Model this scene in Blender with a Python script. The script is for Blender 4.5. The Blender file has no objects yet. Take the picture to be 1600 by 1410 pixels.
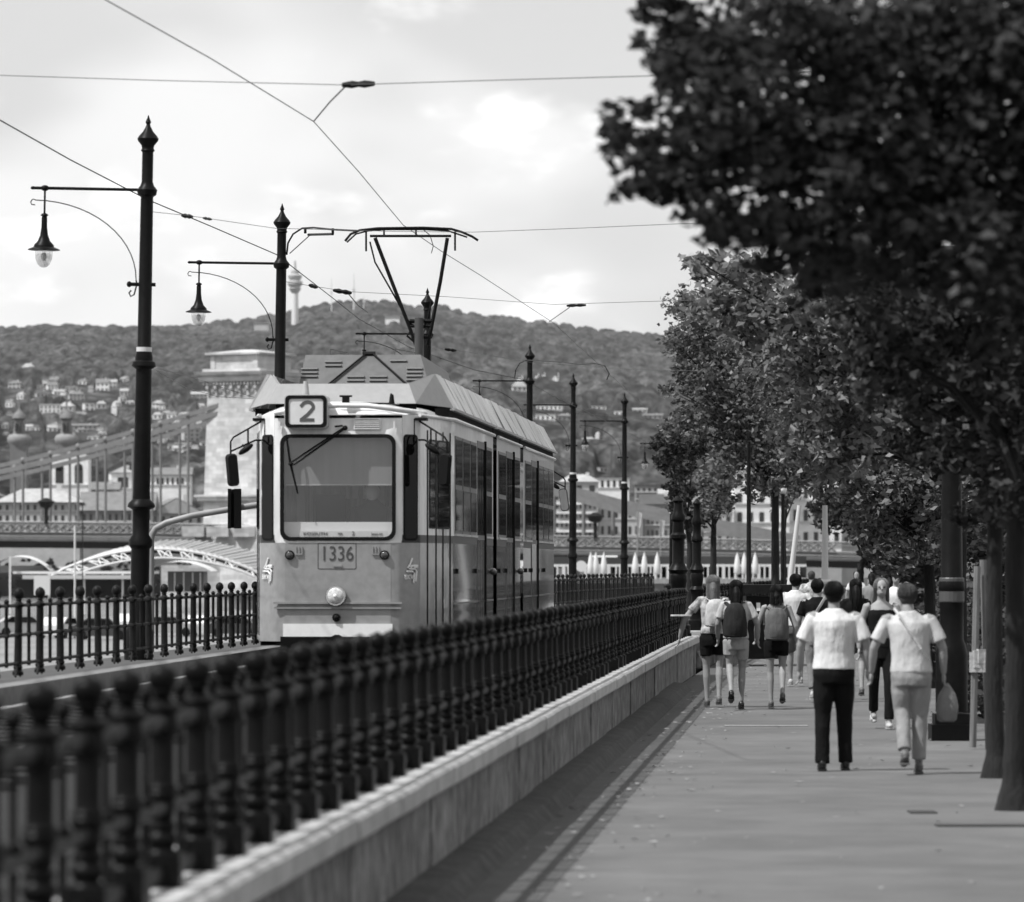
import bpy, math, random
import numpy as np
from mathutils import Vector, Matrix, noise
random.seed(7); RNG = np.random.default_rng(11)
SC = bpy.context.scene; COL = SC.collection
F = 7500.0; EYE = 1.83; CX = 800.0; HY = 885.0
R = math.radians
def P(px, py, Y):
    return Vector(((px-CX)*Y/F, Y, EYE+(HY-py)*Y/F))
def curve_off(Y):
    return 0.00036*(Y-68)**2 if Y > 68 else 0.0
def lane(a, Y):
    return a + 0.0653*Y + curve_off(min(Y, 170)) + (max(Y-170, 0)*0.0734)
def tag(o, label=None, cat=None, group=None, kind=None):
    if label: o['label'] = label
    if cat: o['category'] = cat
    if group: o['group'] = group
    if kind: o['kind'] = kind
    return o
def thing(name, label, cat, loc=(0,0,0), rz=0, group=None):
    o = bpy.data.objects.new(name, None); COL.objects.link(o)
    o.location = loc; o.rotation_euler = (0,0,rz); o.empty_display_size = .2
    return tag(o, label, cat, group)
# ---------------------------------------------------------------- materials (monochrome, like the photograph)
MATS = {}
def mat(name, v, rough=.7, var=.0, scale=3.0, bump=0.0, bscale=None, metal=0.0, spec=.5, coat=0.0, stretch=(1,1,1), rnd=0.0, detail=6, space='pos', dirt=0.0):
    if name in MATS: return MATS[name]
    m = bpy.data.materials.new(name); m.use_nodes = True; nt = m.node_tree; N = nt.nodes; L = nt.links
    b = N['Principled BSDF']
    b.inputs['Roughness'].default_value = rough; b.inputs['Metallic'].default_value = metal
    b.inputs['Specular IOR Level'].default_value = spec; b.inputs['Coat Weight'].default_value = coat
    b.inputs['Base Color'].default_value = (v,v,v,1)
    if var or bump or rnd or dirt:
        if space == 'pos':
            g = N.new('ShaderNodeNewGeometry'); src = g.outputs['Position']
        else:
            g = N.new('ShaderNodeTexCoord'); src = g.outputs['Object']
        mp = N.new('ShaderNodeMapping'); mp.inputs['Scale'].default_value = stretch
        L.new(src, mp.inputs['Vector'])
        n = N.new('ShaderNodeTexNoise'); n.inputs['Scale'].default_value = scale; n.inputs['Detail'].default_value = detail
        n.inputs['Roughness'].default_value = .6
        L.new(mp.outputs[0], n.inputs['Vector'])
        mr = N.new('ShaderNodeMapRange'); mr.inputs['From Min'].default_value = .3; mr.inputs['From Max'].default_value = .7
        mr.inputs['To Min'].default_value = v*(1-var); mr.inputs['To Max'].default_value = v*(1+var)
        L.new(n.outputs['Fac'], mr.inputs['Value']); last = mr.outputs[0]
        if dirt:
            n2 = N.new('ShaderNodeTexNoise'); n2.inputs['Scale'].default_value = scale*4.3; n2.inputs['Detail'].default_value = 8
            L.new(mp.outputs[0], n2.inputs['Vector'])
            r2 = N.new('ShaderNodeMapRange'); r2.inputs['From Min'].default_value = .35; r2.inputs['From Max'].default_value = .6
            r2.inputs['To Min'].default_value = 1-dirt; r2.inputs['To Max'].default_value = 1
            L.new(n2.outputs['Fac'], r2.inputs['Value'])
            mm = N.new('ShaderNodeMath'); mm.operation = 'MULTIPLY'; L.new(last, mm.inputs[0]); L.new(r2.outputs[0], mm.inputs[1]); last = mm.outputs[0]
        if rnd:
            oi = N.new('ShaderNodeObjectInfo'); r3 = N.new('ShaderNodeMapRange')
            r3.inputs['To Min'].default_value = 1-rnd; r3.inputs['To Max'].default_value = 1+rnd
            L.new(oi.outputs['Random'], r3.inputs['Value'])
            mm = N.new('ShaderNodeMath'); mm.operation = 'MULTIPLY'; L.new(last, mm.inputs[0]); L.new(r3.outputs[0], mm.inputs[1]); last = mm.outputs[0]
        cc = N.new('ShaderNodeCombineColor')
        for i in range(3): L.new(last, cc.inputs[i])
        L.new(cc.outputs[0], b.inputs['Base Color'])
        if bump:
            nb = N.new('ShaderNodeTexNoise'); nb.inputs['Scale'].default_value = bscale or scale*3; nb.inputs['Detail'].default_value = 6
            L.new(mp.outputs[0], nb.inputs['Vector'])
            bp = N.new('ShaderNodeBump'); bp.inputs['Strength'].default_value = bump; bp.inputs['Distance'].default_value = .02
            L.new(nb.outputs['Fac'], bp.inputs['Height']); L.new(bp.outputs[0], b.inputs['Normal'])
    MATS[name] = m
    return m
def glassmat(name, tint=.9, rough=.02, alpha_mix=.55):
    m = bpy.data.materials.new(name); m.use_nodes = True; N = m.node_tree.nodes; L = m.node_tree.links
    N.remove(N['Principled BSDF'])
    t = N.new('ShaderNodeBsdfTransparent'); t.inputs[0].default_value = (tint,)*3+(1,)
    g = N.new('ShaderNodeBsdfGlossy'); g.inputs['Roughness'].default_value = rough; g.inputs[0].default_value = (1,1,1,1)
    mx = N.new('ShaderNodeMixShader'); mx.inputs[0].default_value = alpha_mix
    L.new(t.outputs[0], mx.inputs[1]); L.new(g.outputs[0], mx.inputs[2]); L.new(mx.outputs[0], N['Material Output'].inputs[0])
    return m
iron = mat('black_cast_iron', .006, .42, var=.35, scale=9, spec=.09, dirt=.2)
iron2 = mat('worn_black_iron', .01, .5, var=.4, scale=14, spec=.12, dirt=.25)
steel = mat('dark_wire_steel', .05, .5)
stonew = mat('weathered_limestone', .33, .9, var=.22, scale=2.2, bump=.5, bscale=30, dirt=.28)
# ---------------------------------------------------------------- mesh builder
class MB:
    def __init__(s): s.v = []; s.f = []; s.mi = []; s.cur = 0
    def add(s, vs, fs):
        o = len(s.v); s.v += [tuple(p) for p in vs]
        for f in fs: s.f.append(tuple(i+o for i in f)); s.mi.append(s.cur)
        return s
    def box(s, c, size, rz=0, M=None):
        x,y,z = size[0]/2, size[1]/2, size[2]/2
        vs = [Vector((a*x,b*y,d*z)) for d in (-1,1) for a,b in ((-1,-1),(1,-1),(1,1),(-1,1))]
        if rz: rm = Matrix.Rotation(rz,3,'Z'); vs = [rm@v for v in vs]
        c = Vector(c); vs = [v+c for v in vs]
        if M: vs = [M@v for v in vs]
        return s.add(vs, [(0,3,2,1),(4,5,6,7),(0,1,5,4),(1,2,6,5),(2,3,7,6),(3,0,4,7)])
    def lathe(s, prof, seg=16, c=(0,0,0), close=True):
        vs = []; fs = []; n = len(prof)
        for r,z in prof:
            for k in range(seg):
                a = 2*math.pi*k/seg; vs.append((c[0]+r*math.cos(a), c[1]+r*math.sin(a), c[2]+z))
        for i in range(n-1):
            for k in range(seg):
                k2 = (k+1)%seg; fs.append((i*seg+k, i*seg+k2, (i+1)*seg+k2, (i+1)*seg+k))
        if close:
            fs.append(tuple(range(seg))[::-1]); fs.append(tuple((n-1)*seg+k for k in range(seg)))
        return s.add(vs, fs)
    def tube(s, pts, r, seg=8, caps=True):
        pts = [Vector(p) for p in pts]; n = len(pts)
        rs = r if isinstance(r,list) else [r]*n
        vs = []; fs = []; prev = None
        for i,p in enumerate(pts):
            t = (pts[min(i+1,n-1)]-pts[max(i-1,0)]).normalized()
            if prev is None:
                ref = Vector((0,0,1)) if abs(t.z) < .9 else Vector((1,0,0))
                a = t.cross(ref).normalized()
            else:
                a = (prev - t*prev.dot(t)).normalized()
            prev = a; b = t.cross(a)
            rr = rs[i]; ra, rb = rr if isinstance(rr,(tuple,list)) else (rr,rr)
            for k in range(seg):
                th = 2*math.pi*k/seg; vs.append(p + a*(math.cos(th)*ra) + b*(math.sin(th)*rb))
        for i in range(n-1):
            for k in range(seg):
                k2 = (k+1)%seg; fs.append((i*seg+k, i*seg+k2, (i+1)*seg+k2, (i+1)*seg+k))
        if caps: fs.append(tuple(range(seg))[::-1]); fs.append(tuple((n-1)*seg+k for k in range(seg)))
        return s.add(vs, fs)
    def rings(s, rings, seg=16):
        """stack of ellipses (cx,cy,z,rx,ry)"""
        vs = []; fs = []; n = len(rings)
        for cx,cy,z,rx,ry in rings:
            for k in range(seg):
                th = 2*math.pi*k/seg; vs.append((cx+math.cos(th)*rx, cy+math.sin(th)*ry, z))
        for i in range(n-1):
            for k in range(seg):
                k2 = (k+1)%seg; fs.append((i*seg+k, i*seg+k2, (i+1)*seg+k2, (i+1)*seg+k))
        fs.append(tuple(range(seg))[::-1]); fs.append(tuple((n-1)*seg+k for k in range(seg)))
        return s.add(vs, fs)
    def ball(s, c, r, seg=12, rg=8, M=None):
        r = r if isinstance(r,(tuple,list)) else (r,r,r)
        vs = []; fs = []
        for i in range(1, rg):
            ph = math.pi*i/rg
            for k in range(seg):
                th = 2*math.pi*k/seg
                v = Vector((r[0]*math.sin(ph)*math.cos(th), r[1]*math.sin(ph)*math.sin(th), r[2]*math.cos(ph)))
                if M: v = M@v
                vs.append(v+Vector(c))
        top = len(vs); v = Vector((0,0,r[2])); v = (M@v if M else v)+Vector(c); vs.append(v)
        v = Vector((0,0,-r[2])); v = (M@v if M else v)+Vector(c); vs.append(v)
        for i in range(rg-2):
            for k in range(seg):
                k2 = (k+1)%seg; fs.append((i*seg+k, (i+1)*seg+k, (i+1)*seg+k2, i*seg+k2))
        for k in range(seg):
            k2 = (k+1)%seg; fs.append((top, k, k2)); fs.append((top+1, (rg-2)*seg+k2, (rg-2)*seg+k))
        return s.add(vs, fs)
    def prism(s, poly, h0, h1, axis='z', M=None):
        """poly 2d list; extruded between h0 and h1 along axis"""
        n = len(poly)
        def pt(a,b,h): return Vector((a,b,h)) if axis=='z' else (Vector((a,h,b)) if axis=='y' else Vector((h,a,b)))
        vs = [pt(a,b,h0) for a,b in poly]+[pt(a,b,h1) for a,b in poly]
        if M: vs = [M@v for v in vs]
        fs = [tuple(range(n))[::-1], tuple(range(n,2*n))]+[(i,(i+1)%n,n+(i+1)%n,n+i) for i in range(n)]
        return s.add(vs, fs)
    def build(s, name, material, parent=None, smooth=None, loc=None):
        me = bpy.data.meshes.new(name); me.from_pydata(s.v, [], s.f)
        for m in (material if isinstance(material,(list,tuple)) else [material]): me.materials.append(m)
        if isinstance(material,(list,tuple)): me.polygons.foreach_set('material_index', s.mi)
        me.validate(); me.update()
        if smooth is not None:
            me.shade_smooth(); me.set_sharp_from_angle(angle=R(smooth))
        o = bpy.data.objects.new(name, me); COL.objects.link(o)
        if parent: o.parent = parent
        if loc: o.location = loc
        return o
def copy_tree(o, parent=None):
    c = o.copy(); COL.objects.link(c)
    if parent: c.parent = parent
    for ch in list(o.children): copy_tree(ch, c)
    return c
def text(name, s, size, material, parent, loc, rot=(R(90),0,0), extrude=.004, align='CENTER', sx=1.0):
    cu = bpy.data.curves.new(name, 'FONT'); cu.body = s; cu.size = size; cu.extrude = extrude
    cu.align_x = align; cu.align_y = 'CENTER'; cu.materials.append(material); cu.resolution_u = 6
    t_ = bpy.data.objects.new(name, cu); me = bpy.data.meshes.new_from_object(t_); bpy.data.objects.remove(t_); bpy.data.curves.remove(cu)
    me.name = name; o = bpy.data.objects.new(name, me); COL.objects.link(o); o.parent = parent; o.location = loc; o.rotation_euler = rot
    o.scale = (sx,1,1)
    return o
def npmesh(name, V, Fq, material, smooth=False):
    me = bpy.data.meshes.new(name)
    me.vertices.add(len(V)); me.vertices.foreach_set('co', V.astype(np.float32).ravel())
    k = Fq.shape[1]
    me.loops.add(Fq.size); me.loops.foreach_set('vertex_index', Fq.astype(np.int32).ravel())
    me.polygons.add(len(Fq)); me.polygons.foreach_set('loop_start', np.arange(0, Fq.size, k, dtype=np.int32))
    me.update(calc_edges=True)
    me.materials.append(material)
    if smooth: me.shade_smooth()
    return me
# ---------------------------------------------------------------- camera, sun, sky
cam = bpy.data.cameras.new('camera'); camo = bpy.data.objects.new('camera', cam); COL.objects.link(camo)
camo.location = (0,0,EYE); camo.rotation_euler = (R(90),0,0)
cam.sensor_width = 36; cam.sensor_fit = 'HORIZONTAL'; cam.lens = 36*F/1600; cam.shift_y = 180/1600
cam.clip_start = .5; cam.clip_end = 40000
cam.dof.use_dof = True; cam.dof.focus_distance = 76; cam.dof.aperture_fstop = cam.lens/1000/.043; cam.dof.aperture_blades = 0
SC.camera = camo
SUN_EL, SUN_AZ = 56, -117      # azimuth measured from +Y clockwise towards +X
sd = Vector((math.sin(R(SUN_AZ))*math.cos(R(SUN_EL)), math.cos(R(SUN_AZ))*math.cos(R(SUN_EL)), math.sin(R(SUN_EL))))
sl = bpy.data.lights.new('sun','SUN'); sl.energy = 5.0; sl.angle = R(.6); sl.color = (1,1,1)
so = bpy.data.objects.new('sun', sl); COL.objects.link(so); so.rotation_euler = (-sd).to_track_quat('-Z','Y').to_euler()
w = bpy.data.worlds.new('World'); SC.world = w; w.use_nodes = True; nt = w.node_tree; N = nt.nodes; L = nt.links
bg = N['Background']; bg.inputs['Strength'].default_value = .1
sky = N.new('ShaderNodeTexSky'); sky.sky_type = 'NISHITA'; sky.sun_disc = False
sky.sun_elevation = R(SUN_EL); sky.sun_rotation = R(SUN_AZ); sky.air_density = 1.0; sky.dust_density = 2.0
bw = N.new('ShaderNodeRGBToBW'); L.new(sky.outputs[0], bw.inputs[0])
tc = N.new('ShaderNodeTexCoord')
def nz(scale, stretch, detail, lo, hi, off=(0,0,0), dist=0.0):
    mp = N.new('ShaderNodeMapping'); mp.inputs['Scale'].default_value = stretch; mp.inputs['Location'].default_value = off
    L.new(tc.outputs['Generated'], mp.inputs['Vector'])
    n = N.new('ShaderNodeTexNoise'); n.inputs['Scale'].default_value = scale; n.inputs['Detail'].default_value = detail; n.inputs['Distortion'].default_value = dist
    n.inputs['Roughness'].default_value = .5
    L.new(mp.outputs[0], n.inputs['Vector'])
    r = N.new('ShaderNodeMapRange'); r.interpolation_type = 'SMOOTHERSTEP'
    r.inputs['From Min'].default_value = lo; r.inputs['From Max'].default_value = hi
    L.new(n.outputs['Fac'], r.inputs['Value']); return r.outputs[0]
c1 = nz(9, (1,1,2.0), 3, .42, .66, (3.1,0,1.7)); c2 = nz(26, (1,1,1.9), 4, .52, .72, (0.4,0,.35)); c3 = nz(3.2,(1,1,2),2,.35,.7,(5,2,1))
# clouds: a soft grey veil, brighter streaks on it
v1 = N.new('ShaderNodeMath'); v1.operation='MULTIPLY_ADD'; v1.inputs[1].default_value = 2.6; v1.inputs[2].default_value = SKY_BASE = 7.7
L.new(c1, v1.inputs[0])
v2 = N.new('ShaderNodeMath'); v2.operation='MULTIPLY_ADD'; v2.inputs[1].default_value = 3.8; L.new(c2, v2.inputs[0]); L.new(v1.outputs[0], v2.inputs[2])
v3 = N.new('ShaderNodeMath'); v3.operation='MULTIPLY_ADD'; v3.inputs[1].default_value = -.7; L.new(c3, v3.inputs[0]); L.new(v2.outputs[0], v3.inputs[2])
mx = N.new('ShaderNodeMix'); mx.data_type = 'FLOAT'; mx.inputs[0].default_value = .85
L.new(bw.outputs[0], mx.inputs[2]); L.new(v3.outputs[0], mx.inputs[3])
# lower clouds only over the upper half; below the horizon the plain sky value
L.new(mx.outputs[0], bg.inputs['Color'])
SC.view_settings.view_transform = 'Standard'; SC.view_settings.look = 'None'; SC.view_settings.gamma = 1; SC.view_settings.exposure = .12
SC.render.engine = 'CYCLES'; SC.cycles.use_denoising = True; SC.cycles.max_bounces = 6; SC.cycles.transparent_max_bounces = 12
SC.cycles.volume_bounces = 1; SC.cycles.caustics_reflective = False; SC.cycles.caustics_refractive = False
# haze: the summer air between the camera and the hills
def make_haze():
    m = bpy.data.materials.new('summer_haze'); m.use_nodes = True; NN = m.node_tree.nodes; LL = m.node_tree.links
    NN.remove(NN['Principled BSDF']); vol = NN.new('ShaderNodeVolumePrincipled')
    vol.inputs['Color'].default_value = (.97,.97,.97,1); vol.inputs['Density'].default_value = 1.7e-5; vol.inputs['Anisotropy'].default_value = .2
    LL.new(vol.outputs[0], NN['Material Output'].inputs['Volume'])
    mb = MB(); mb.box((0,4900,265),(9000,10000,560))
    o = mb.build('haze', m); o['kind'] = 'stuff'
make_haze()
# ---------------------------------------------------------------- ground sheets
TR_Z = EYE-1.07    # rail top
def ribbon(name, secs, Ys, m, kind='structure', parent=None, lanef=lane):
    """secs: list of (a, z) cross-section points; swept along the embankment's lane"""
    V = []; Fs = []; n = len(secs)
    for Y in Ys:
        for a,z in secs: V.append((lanef(a,Y), Y, z))
    for i in range(len(Ys)-1):
        for k in range(n-1):
            Fs.append((i*n+k, i*n+k+1, (i+1)*n+k+1, (i+1)*n+k))
    mb = MB(); mb.add(V, Fs); o = mb.build(name, m, parent)
    if kind: o['kind'] = kind
    return o
YS = [-12+4*i for i in range(46)]+[176,190,210,240,280,330,400]
asph = mat('promenade_asphalt', .105, .85, var=.28, scale=.55, bump=.35, bscale=60, dirt=.12)
band = mat('dark_strip_surface', .06, .85, var=.25, scale=2.5, bump=.6, bscale=25, dirt=.25)
rough_stone = mat('rough_kerb_stone', .05, .95, var=.5, scale=5, bump=1.0, bscale=18, dirt=.4)
soil = mat('track_ballast', .014, .95, var=.5, scale=12, bump=1.0, bscale=40, dirt=.4)
quaym = mat('quay_paving', .2, .9, var=.2, scale=.15, dirt=.2)
ribbon('promenade', [(-2.25,0),(2.75,0)], YS, asph)
ribbon('dark_wall_side_strip', [(-2.25,.004),(-1.55,.004)], YS, band)  # darker strip on the wall side of the promenade
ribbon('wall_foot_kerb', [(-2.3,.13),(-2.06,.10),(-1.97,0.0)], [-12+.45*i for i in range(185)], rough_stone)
ribbon('tree_verge', [(2.75,.0),(2.75,.06),(6.2,.05)], YS, mat('verge_soil', .045, .95, var=.4, scale=2, bump=.6, dirt=.3))
ribbon('road', [(6.2,.05),(6.2,-.08),(18,-.08),(18,.04),(40,.04)], YS, mat('road_asphalt', .07, .85, var=.15, scale=.8, dirt=.15))
ribbon('track_bed', [(-7.05,-3.2),(-7.05,TR_Z-.12),(-2.62,TR_Z-.12)], YS, soil)
ribbon('track_edge_kerb', [(-7.05,TR_Z-.11),(-7.05,TR_Z+.07),(-6.78,TR_Z+.07),(-6.78,TR_Z-.11)], YS, mat('pale_kerb_concrete', .17, .8, var=.15, scale=3, dirt=.2))
ribbon('quay', [(-7.6,-3.1),(-95,-3.1),(-95,-7)], YS+[500,560], quaym)
# paving slabs under left fence to the quay wall
ribbon('upper_quay_strip', [(-8.6,-3.15),(-8.6,TR_Z-.03),(-7.05,TR_Z-.03)], YS, mat('strip_concrete', .055, .9, var=.2, scale=2, dirt=.25))
mb = MB(); mb.add([(-14000,-800,-6.5),(14000,-800,-6.5),(14000,16000,-6.5),(-14000,16000,-6.5)], [(0,1,2,3)])
g = mb.build('ground', mat('far_ground', .09, .95, var=.3, scale=.02)); g['kind'] = 'structure'
mb = MB(); mb.add([(-1600,120,-6.0),(60,400,-6.0),(120,520,-6.0),(170,1240,-6.0),(-1600,1240,-6.0)], [(0,1,2,3,4)])
riv = mb.build('river', mat('river_water', .06, .18, bump=.5, scale=.4, bscale=.35, var=.1)); riv['kind'] = 'structure'
# rails
railm = mat('polished_rail', .45, .28, var=.2, scale=4, metal=.8)
for i,a in enumerate((-5.505-.7175, -5.505+.7175)):
    V = []; Fs = []; rys = [2+2*k for k in range(85)]
    prof = [(-.07,-.10),(-.02,-.08),(-.036,-.03),(-.036,0),(.036,0),(.036,-.03),(.02,-.08),(.07,-.10)]
    for Y in rys:
        for dx,dz in prof: V.append((lane(a,Y)+dx, Y, TR_Z+dz))
    for j in range(len(rys)-1):
        for k in range(7): Fs.append((j*8+k, j*8+k+1, (j+1)*8+k+1, (j+1)*8+k))
    o = MB().add(V,Fs).build('tram_rail', railm)
    tag(o, ['polished steel rail of the tram track farther from the stone wall','polished steel rail of the tram track closer to the stone wall'][i], 'rail')
# sleepers as part of one counted set
slm = mat('sleeper_timber', .018, .9, var=.4, scale=6)
sp = None
for k in range(80):
    Y = 9+.75*k
    if sp is None:
        sp = MB().box((0,0,0),(2.4,.25,.10)).build('track_sleeper', slm); o = sp
    else:
        o = sp.copy(); COL.objects.link(o)
    o.location = (lane(-5.505,Y), Y, TR_Z-.145+.03); o.rotation_euler = (0,0,-.065)
    tag(o, 'dark timber sleeper crossing under the two tram rails', 'sleeper', 'sleepers of the tram track')

# ---------------------------------------------------------------- near stone wall with coping
WZ0 = .667
wall_m = mat('stained_wall_stone', .21, .92, var=.45, scale=3.2, bump=1.0, bscale=14, stretch=(1,.7,.5), dirt=.65)
cop_m = mat('coping_limestone', .42, .88, var=.16, scale=2.2, bump=.4, bscale=35, dirt=.22)
def wall_seg(parent, Y0, Y1):
    # wall blocks 1.6 m long with 12 mm joints, coping stones 1.15 m long
    mb = MB(); y = Y0
    while y < Y1-.05:
        y2 = min(y+1.55, Y1); ja = y+.012; jb = y2-.012; j = RNG.uniform(-.008,.008)
        vs = []
        for yy in (ja,jb):
            for a,z in ((-2.62,.02),(-2.24+j,.02),(-2.24+j,WZ0-.135),(-2.62,WZ0-.135)): vs.append((lane(a,yy),yy,z))
        mb.add(vs, [(0,1,2,3),(7,6,5,4),(0,4,5,1),(1,5,6,2),(2,6,7,3),(3,7,4,0)]); y = y2
    vs = []
    for yy in np.arange(Y0+.02, Y1-.02+.001, (Y1-Y0-.04)/24):   # the mortar core behind the joints
        for a,z in ((-2.6,.0),(-2.262,.0),(-2.262,WZ0-.14),(-2.6,WZ0-.14)): vs.append((lane(a,yy),yy,z))
    n = len(vs)//4; fs = []
    for i in range(n-1):
        for k in range(4): fs.append((i*4+k, i*4+(k+1)%4, (i+1)*4+(k+1)%4, (i+1)*4+k))
    fs += [(0,1,2,3)[::-1], tuple(4*(n-1)+k for k in range(4))]
    mb.add(vs, fs); mb.build('wall_body', wall_m, parent)
    mb = MB(); y = Y0-.06
    while y < Y1:
        y2 = min(y+1.15, Y1+.1); j = RNG.uniform(-.006,.006); jz = RNG.uniform(-.003,.003)
        vs = []; ja = y+.004; jb = y2-.004; b = .018
        sec = ((-2.72,WZ0-.13),(-2.19+j,WZ0-.13),(-2.17+j,WZ0-.11),(-2.17+j,WZ0-b+jz),(-2.17-b+j,WZ0+jz),(-2.70,WZ0+jz),(-2.72,WZ0-b+jz))
        for yy in (ja,jb):
            for a,z in sec: vs.append((lane(a,yy),yy,z))
        k = len(sec)
        mb.add(vs, [tuple(range(k)), tuple(range(2*k-1,k-1,-1))]+[(i,k+i,k+(i+1)%k,(i+1)%k) for i in range(k)]); y = y2
    mb.build('coping', cop_m, parent)
NE = 80.5
wt = thing('stone_wall', 'long low stained stone wall with pale coping under the near iron balustrade', 'wall', (0,0,0))
wall_seg(wt, 4.0, NE)
wt2 = thing('stone_wall', 'short far stretch of low stone wall past the ornate posts, beside the walking women', 'wall', (0,0,0))
wall_seg(wt2, 86.0, 150.0)
# ---------------------------------------------------------------- balusters
def bal_profile(H=.80):
    k = H/.80
    pr = [(.066,0),(.066,.125),(.060,.135),(.044,.142),(.050,.155),(.060,.170),(.060,.182),(.050,.196),(.044,.203),(.050,.21),(.056,.222),(.052,.234),
      (.040,.24),(.046,.27),(.046,.31),(.056,.325),(.060,.34),(.050,.352),(.056,.362),(.050,.372),(.0465,.385),(.0455,.54),(.052,.548),(.066,.558),(.068,.578),(.060,.60),(.056,.63),
      (.072,.640),(.078,.650),(.070,.660),(.052,.668),(.034,.684),(.028,.694),(.050,.702),(.054,.709),(.040,.717),(.044,.725),(.053,.742),(.056,.760),(.053,.778),(.043,.793),(.026,.802),(.008,.806)]
    return [(r,z*k) for r,z in pr]
mb = MB(); mb.lathe(bal_profile()[1:], 14); mb.box((0,0,.0625),(.145,.145,.125)); mb.ball((0,0,.802),.012)
for sy in (-1,1):   # leaf scrolls where the rails pass
    mb.ball((0,sy*.07,.60),(.03,.04,.035)); mb.ball((0,sy*.06,.29),(.028,.035,.03))
BAL = mb.build('baluster', iron, None, 35)
mb = MB(); mb.lathe([(.014,-.02),(.016,.0),(.026,.012),(.014,.022),(.020,.03),(.031,.048),(.031,.062),(.018,.08),(.004,.088)],10)
KNOB = mb.build('rail_knob', iron, None, 40)
mb = MB(); mb.lathe([(.022,.0),(.022,.02),(.014,.03),(.014,.20),(.02,.21),(.014,.225)],8); mb.lathe([(.013,.30),(.013,.55)],8)
mb.ball((0,0,.29),(.028,.028,.03)); mb.ball((0,0,.56),(.026,.026,.03))
PICK = mb.build('picket', iron, None, 40)
for o in (BAL,KNOB,PICK): COL.objects.unlink(o)
def put(proto, parent, loc, rz=0, s=1):
    o = proto.copy(); COL.objects.link(o); o.parent = parent; o.location = loc; o.rotation_euler = (0,0,rz); o.scale = (s,s,s); return o
def rail_tube(a, z, ys, r, lanef=lane):
    return [(lanef(a,y), y, z) for y in ys]
def near_fence(parent, Y0, Y1, sp=.92, a=-2.40, z0=WZ0, jitter=.004):
    ys = np.arange(Y0, Y1, sp)
    for i,y in enumerate(ys):
        jx = RNG.normal(0,jitter)
        o = put(BAL, parent, (lane(a,y)+jx, y, z0), -.065+RNG.uniform(-.05,.05)); o.rotation_euler[0] = RNG.normal(0,.006); o.rotation_euler[1] = RNG.normal(0,.006)
        if y+sp/2 < Y1:
            put(KNOB, parent, (lane(a,y+sp/2), y+sp/2, z0+.655))
            put(PICK, parent, (lane(a,y+sp/2), y+sp/2, z0+.035))
    yy = np.arange(Y0, ys[-1]+.01, sp)
    for z,h in ((.60,.034),(.29,.026),(.055,.03)):
        mb = MB(); mb.tube([(lane(a,y), y, z0+z) for y in yy], (.022,h), 8); mb.build('fence_rail', iron, parent, 40)
f1 = thing('iron_balustrade', 'long near black cast iron balustrade with ball topped posts on the stone wall', 'fence', (0,0,0))
near_fence(f1, 8.2, 79.6)
f1b = thing('iron_balustrade', 'far black iron balustrade behind the ornate posts, where the wall starts again', 'fence', (0,0,0))
near_fence(f1b, 87, 148, 1.6)
# ---------------------------------------------------------------- left fence: slender posts and pickets
mb = MB(); Hl = .80
mb.lathe([(.05,0),(.052,.03),(.035,.05),(.045,.07),(.038,.09),(.036,.36),(.05,.375),(.036,.39),(.034,.62),(.05,.635),(.056,.65),(.036,.665),(.022,.685),(.034,.693),(.026,.703),(.042,.72),(.049,.742),(.046,.768),(.032,.79),(.010,.804)],12)
for sx in (-1,1): mb.tube([(0,sx*.03,.10),(0,sx*.10,.03),(0,sx*.13,-.01)],.012,6)
LPOST = mb.build('post', iron2, None, 40)
mb = MB(); mb.lathe([(.016,.08),(.016,.34),(.026,.36),(.018,.40),(.016,.62),(.026,.64),(.02,.66),(.026,.68),(.01,.70)],8)
LPICK = mb.build('picket', iron2, None, 40)
for o in (LPOST,LPICK): COL.objects.unlink(o)
def left_fence(parent, Y0, Y1, sp, a, z0, npk=1):
    ys = np.arange(Y0,Y1,sp)
    for y in ys:
        o = put(LPOST, parent, (lane(a,y),y,z0), -.065); o.rotation_euler[1] = RNG.normal(0,.008)
        for k in range(npk):
            yk = y+sp*(k+1)/(npk+1); put(LPICK, parent, (lane(a,yk),yk,z0))
    for z in (.64,.37,.11):
        mb = MB(); mb.tube([(lane(a,y),y,z0+z) for y in np.arange(Y0,Y1,sp)], (.016,.018),6); mb.build('fence_rail', iron2, parent, 40)
f2 = thing('iron_railing', 'slender black iron railing with ball finials left of the tram on a pale kerb', 'fence', (0,0,0))
left_fence(f2, 33, 146, 1.22, -7.4, EYE-1.0)

# ---------------------------------------------------------------- small marks on the promenade
def plate(px0,px1,py,d,lab,m,nm='drain_cover'):
    Y = EYE*F/(py-HY); o = MB().box(((px0+px1)/2*0+((px0+px1)/2-CX)*Y/F, Y, .006),((px1-px0)*Y/F,d,.008)).build(nm, m); tag(o, lab, 'drain cover'); return o
plate(1132,1262,1135,.28,'pale flat metal strip set in the paving ahead of the nearest walkers', mat('pale_metal_strip',.22,.5,var=.2,scale=6))
plate(1420,1462,1270,.35,'small dark square drain cover in front of the beige walker', mat('dark_cover',.025,.6))
plate(1462,1640,1291,.22,'long dark drain slot at the foot of the nearest tree', MATS['dark_cover'])
rg = np.random.default_rng(77); n = 900
Yl = 16+rg.random(n)**1.2*110; al = np.where(rg.random(n)<.55, -1.95+rg.random(n)*.9, -1.9+rg.random(n)*4.6); X = np.array([lane(a,y) for a,y in zip(al,Yl)])
ang = rg.random(n)*6.28; sz = .018+.03*rg.random(n); V = []
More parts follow.
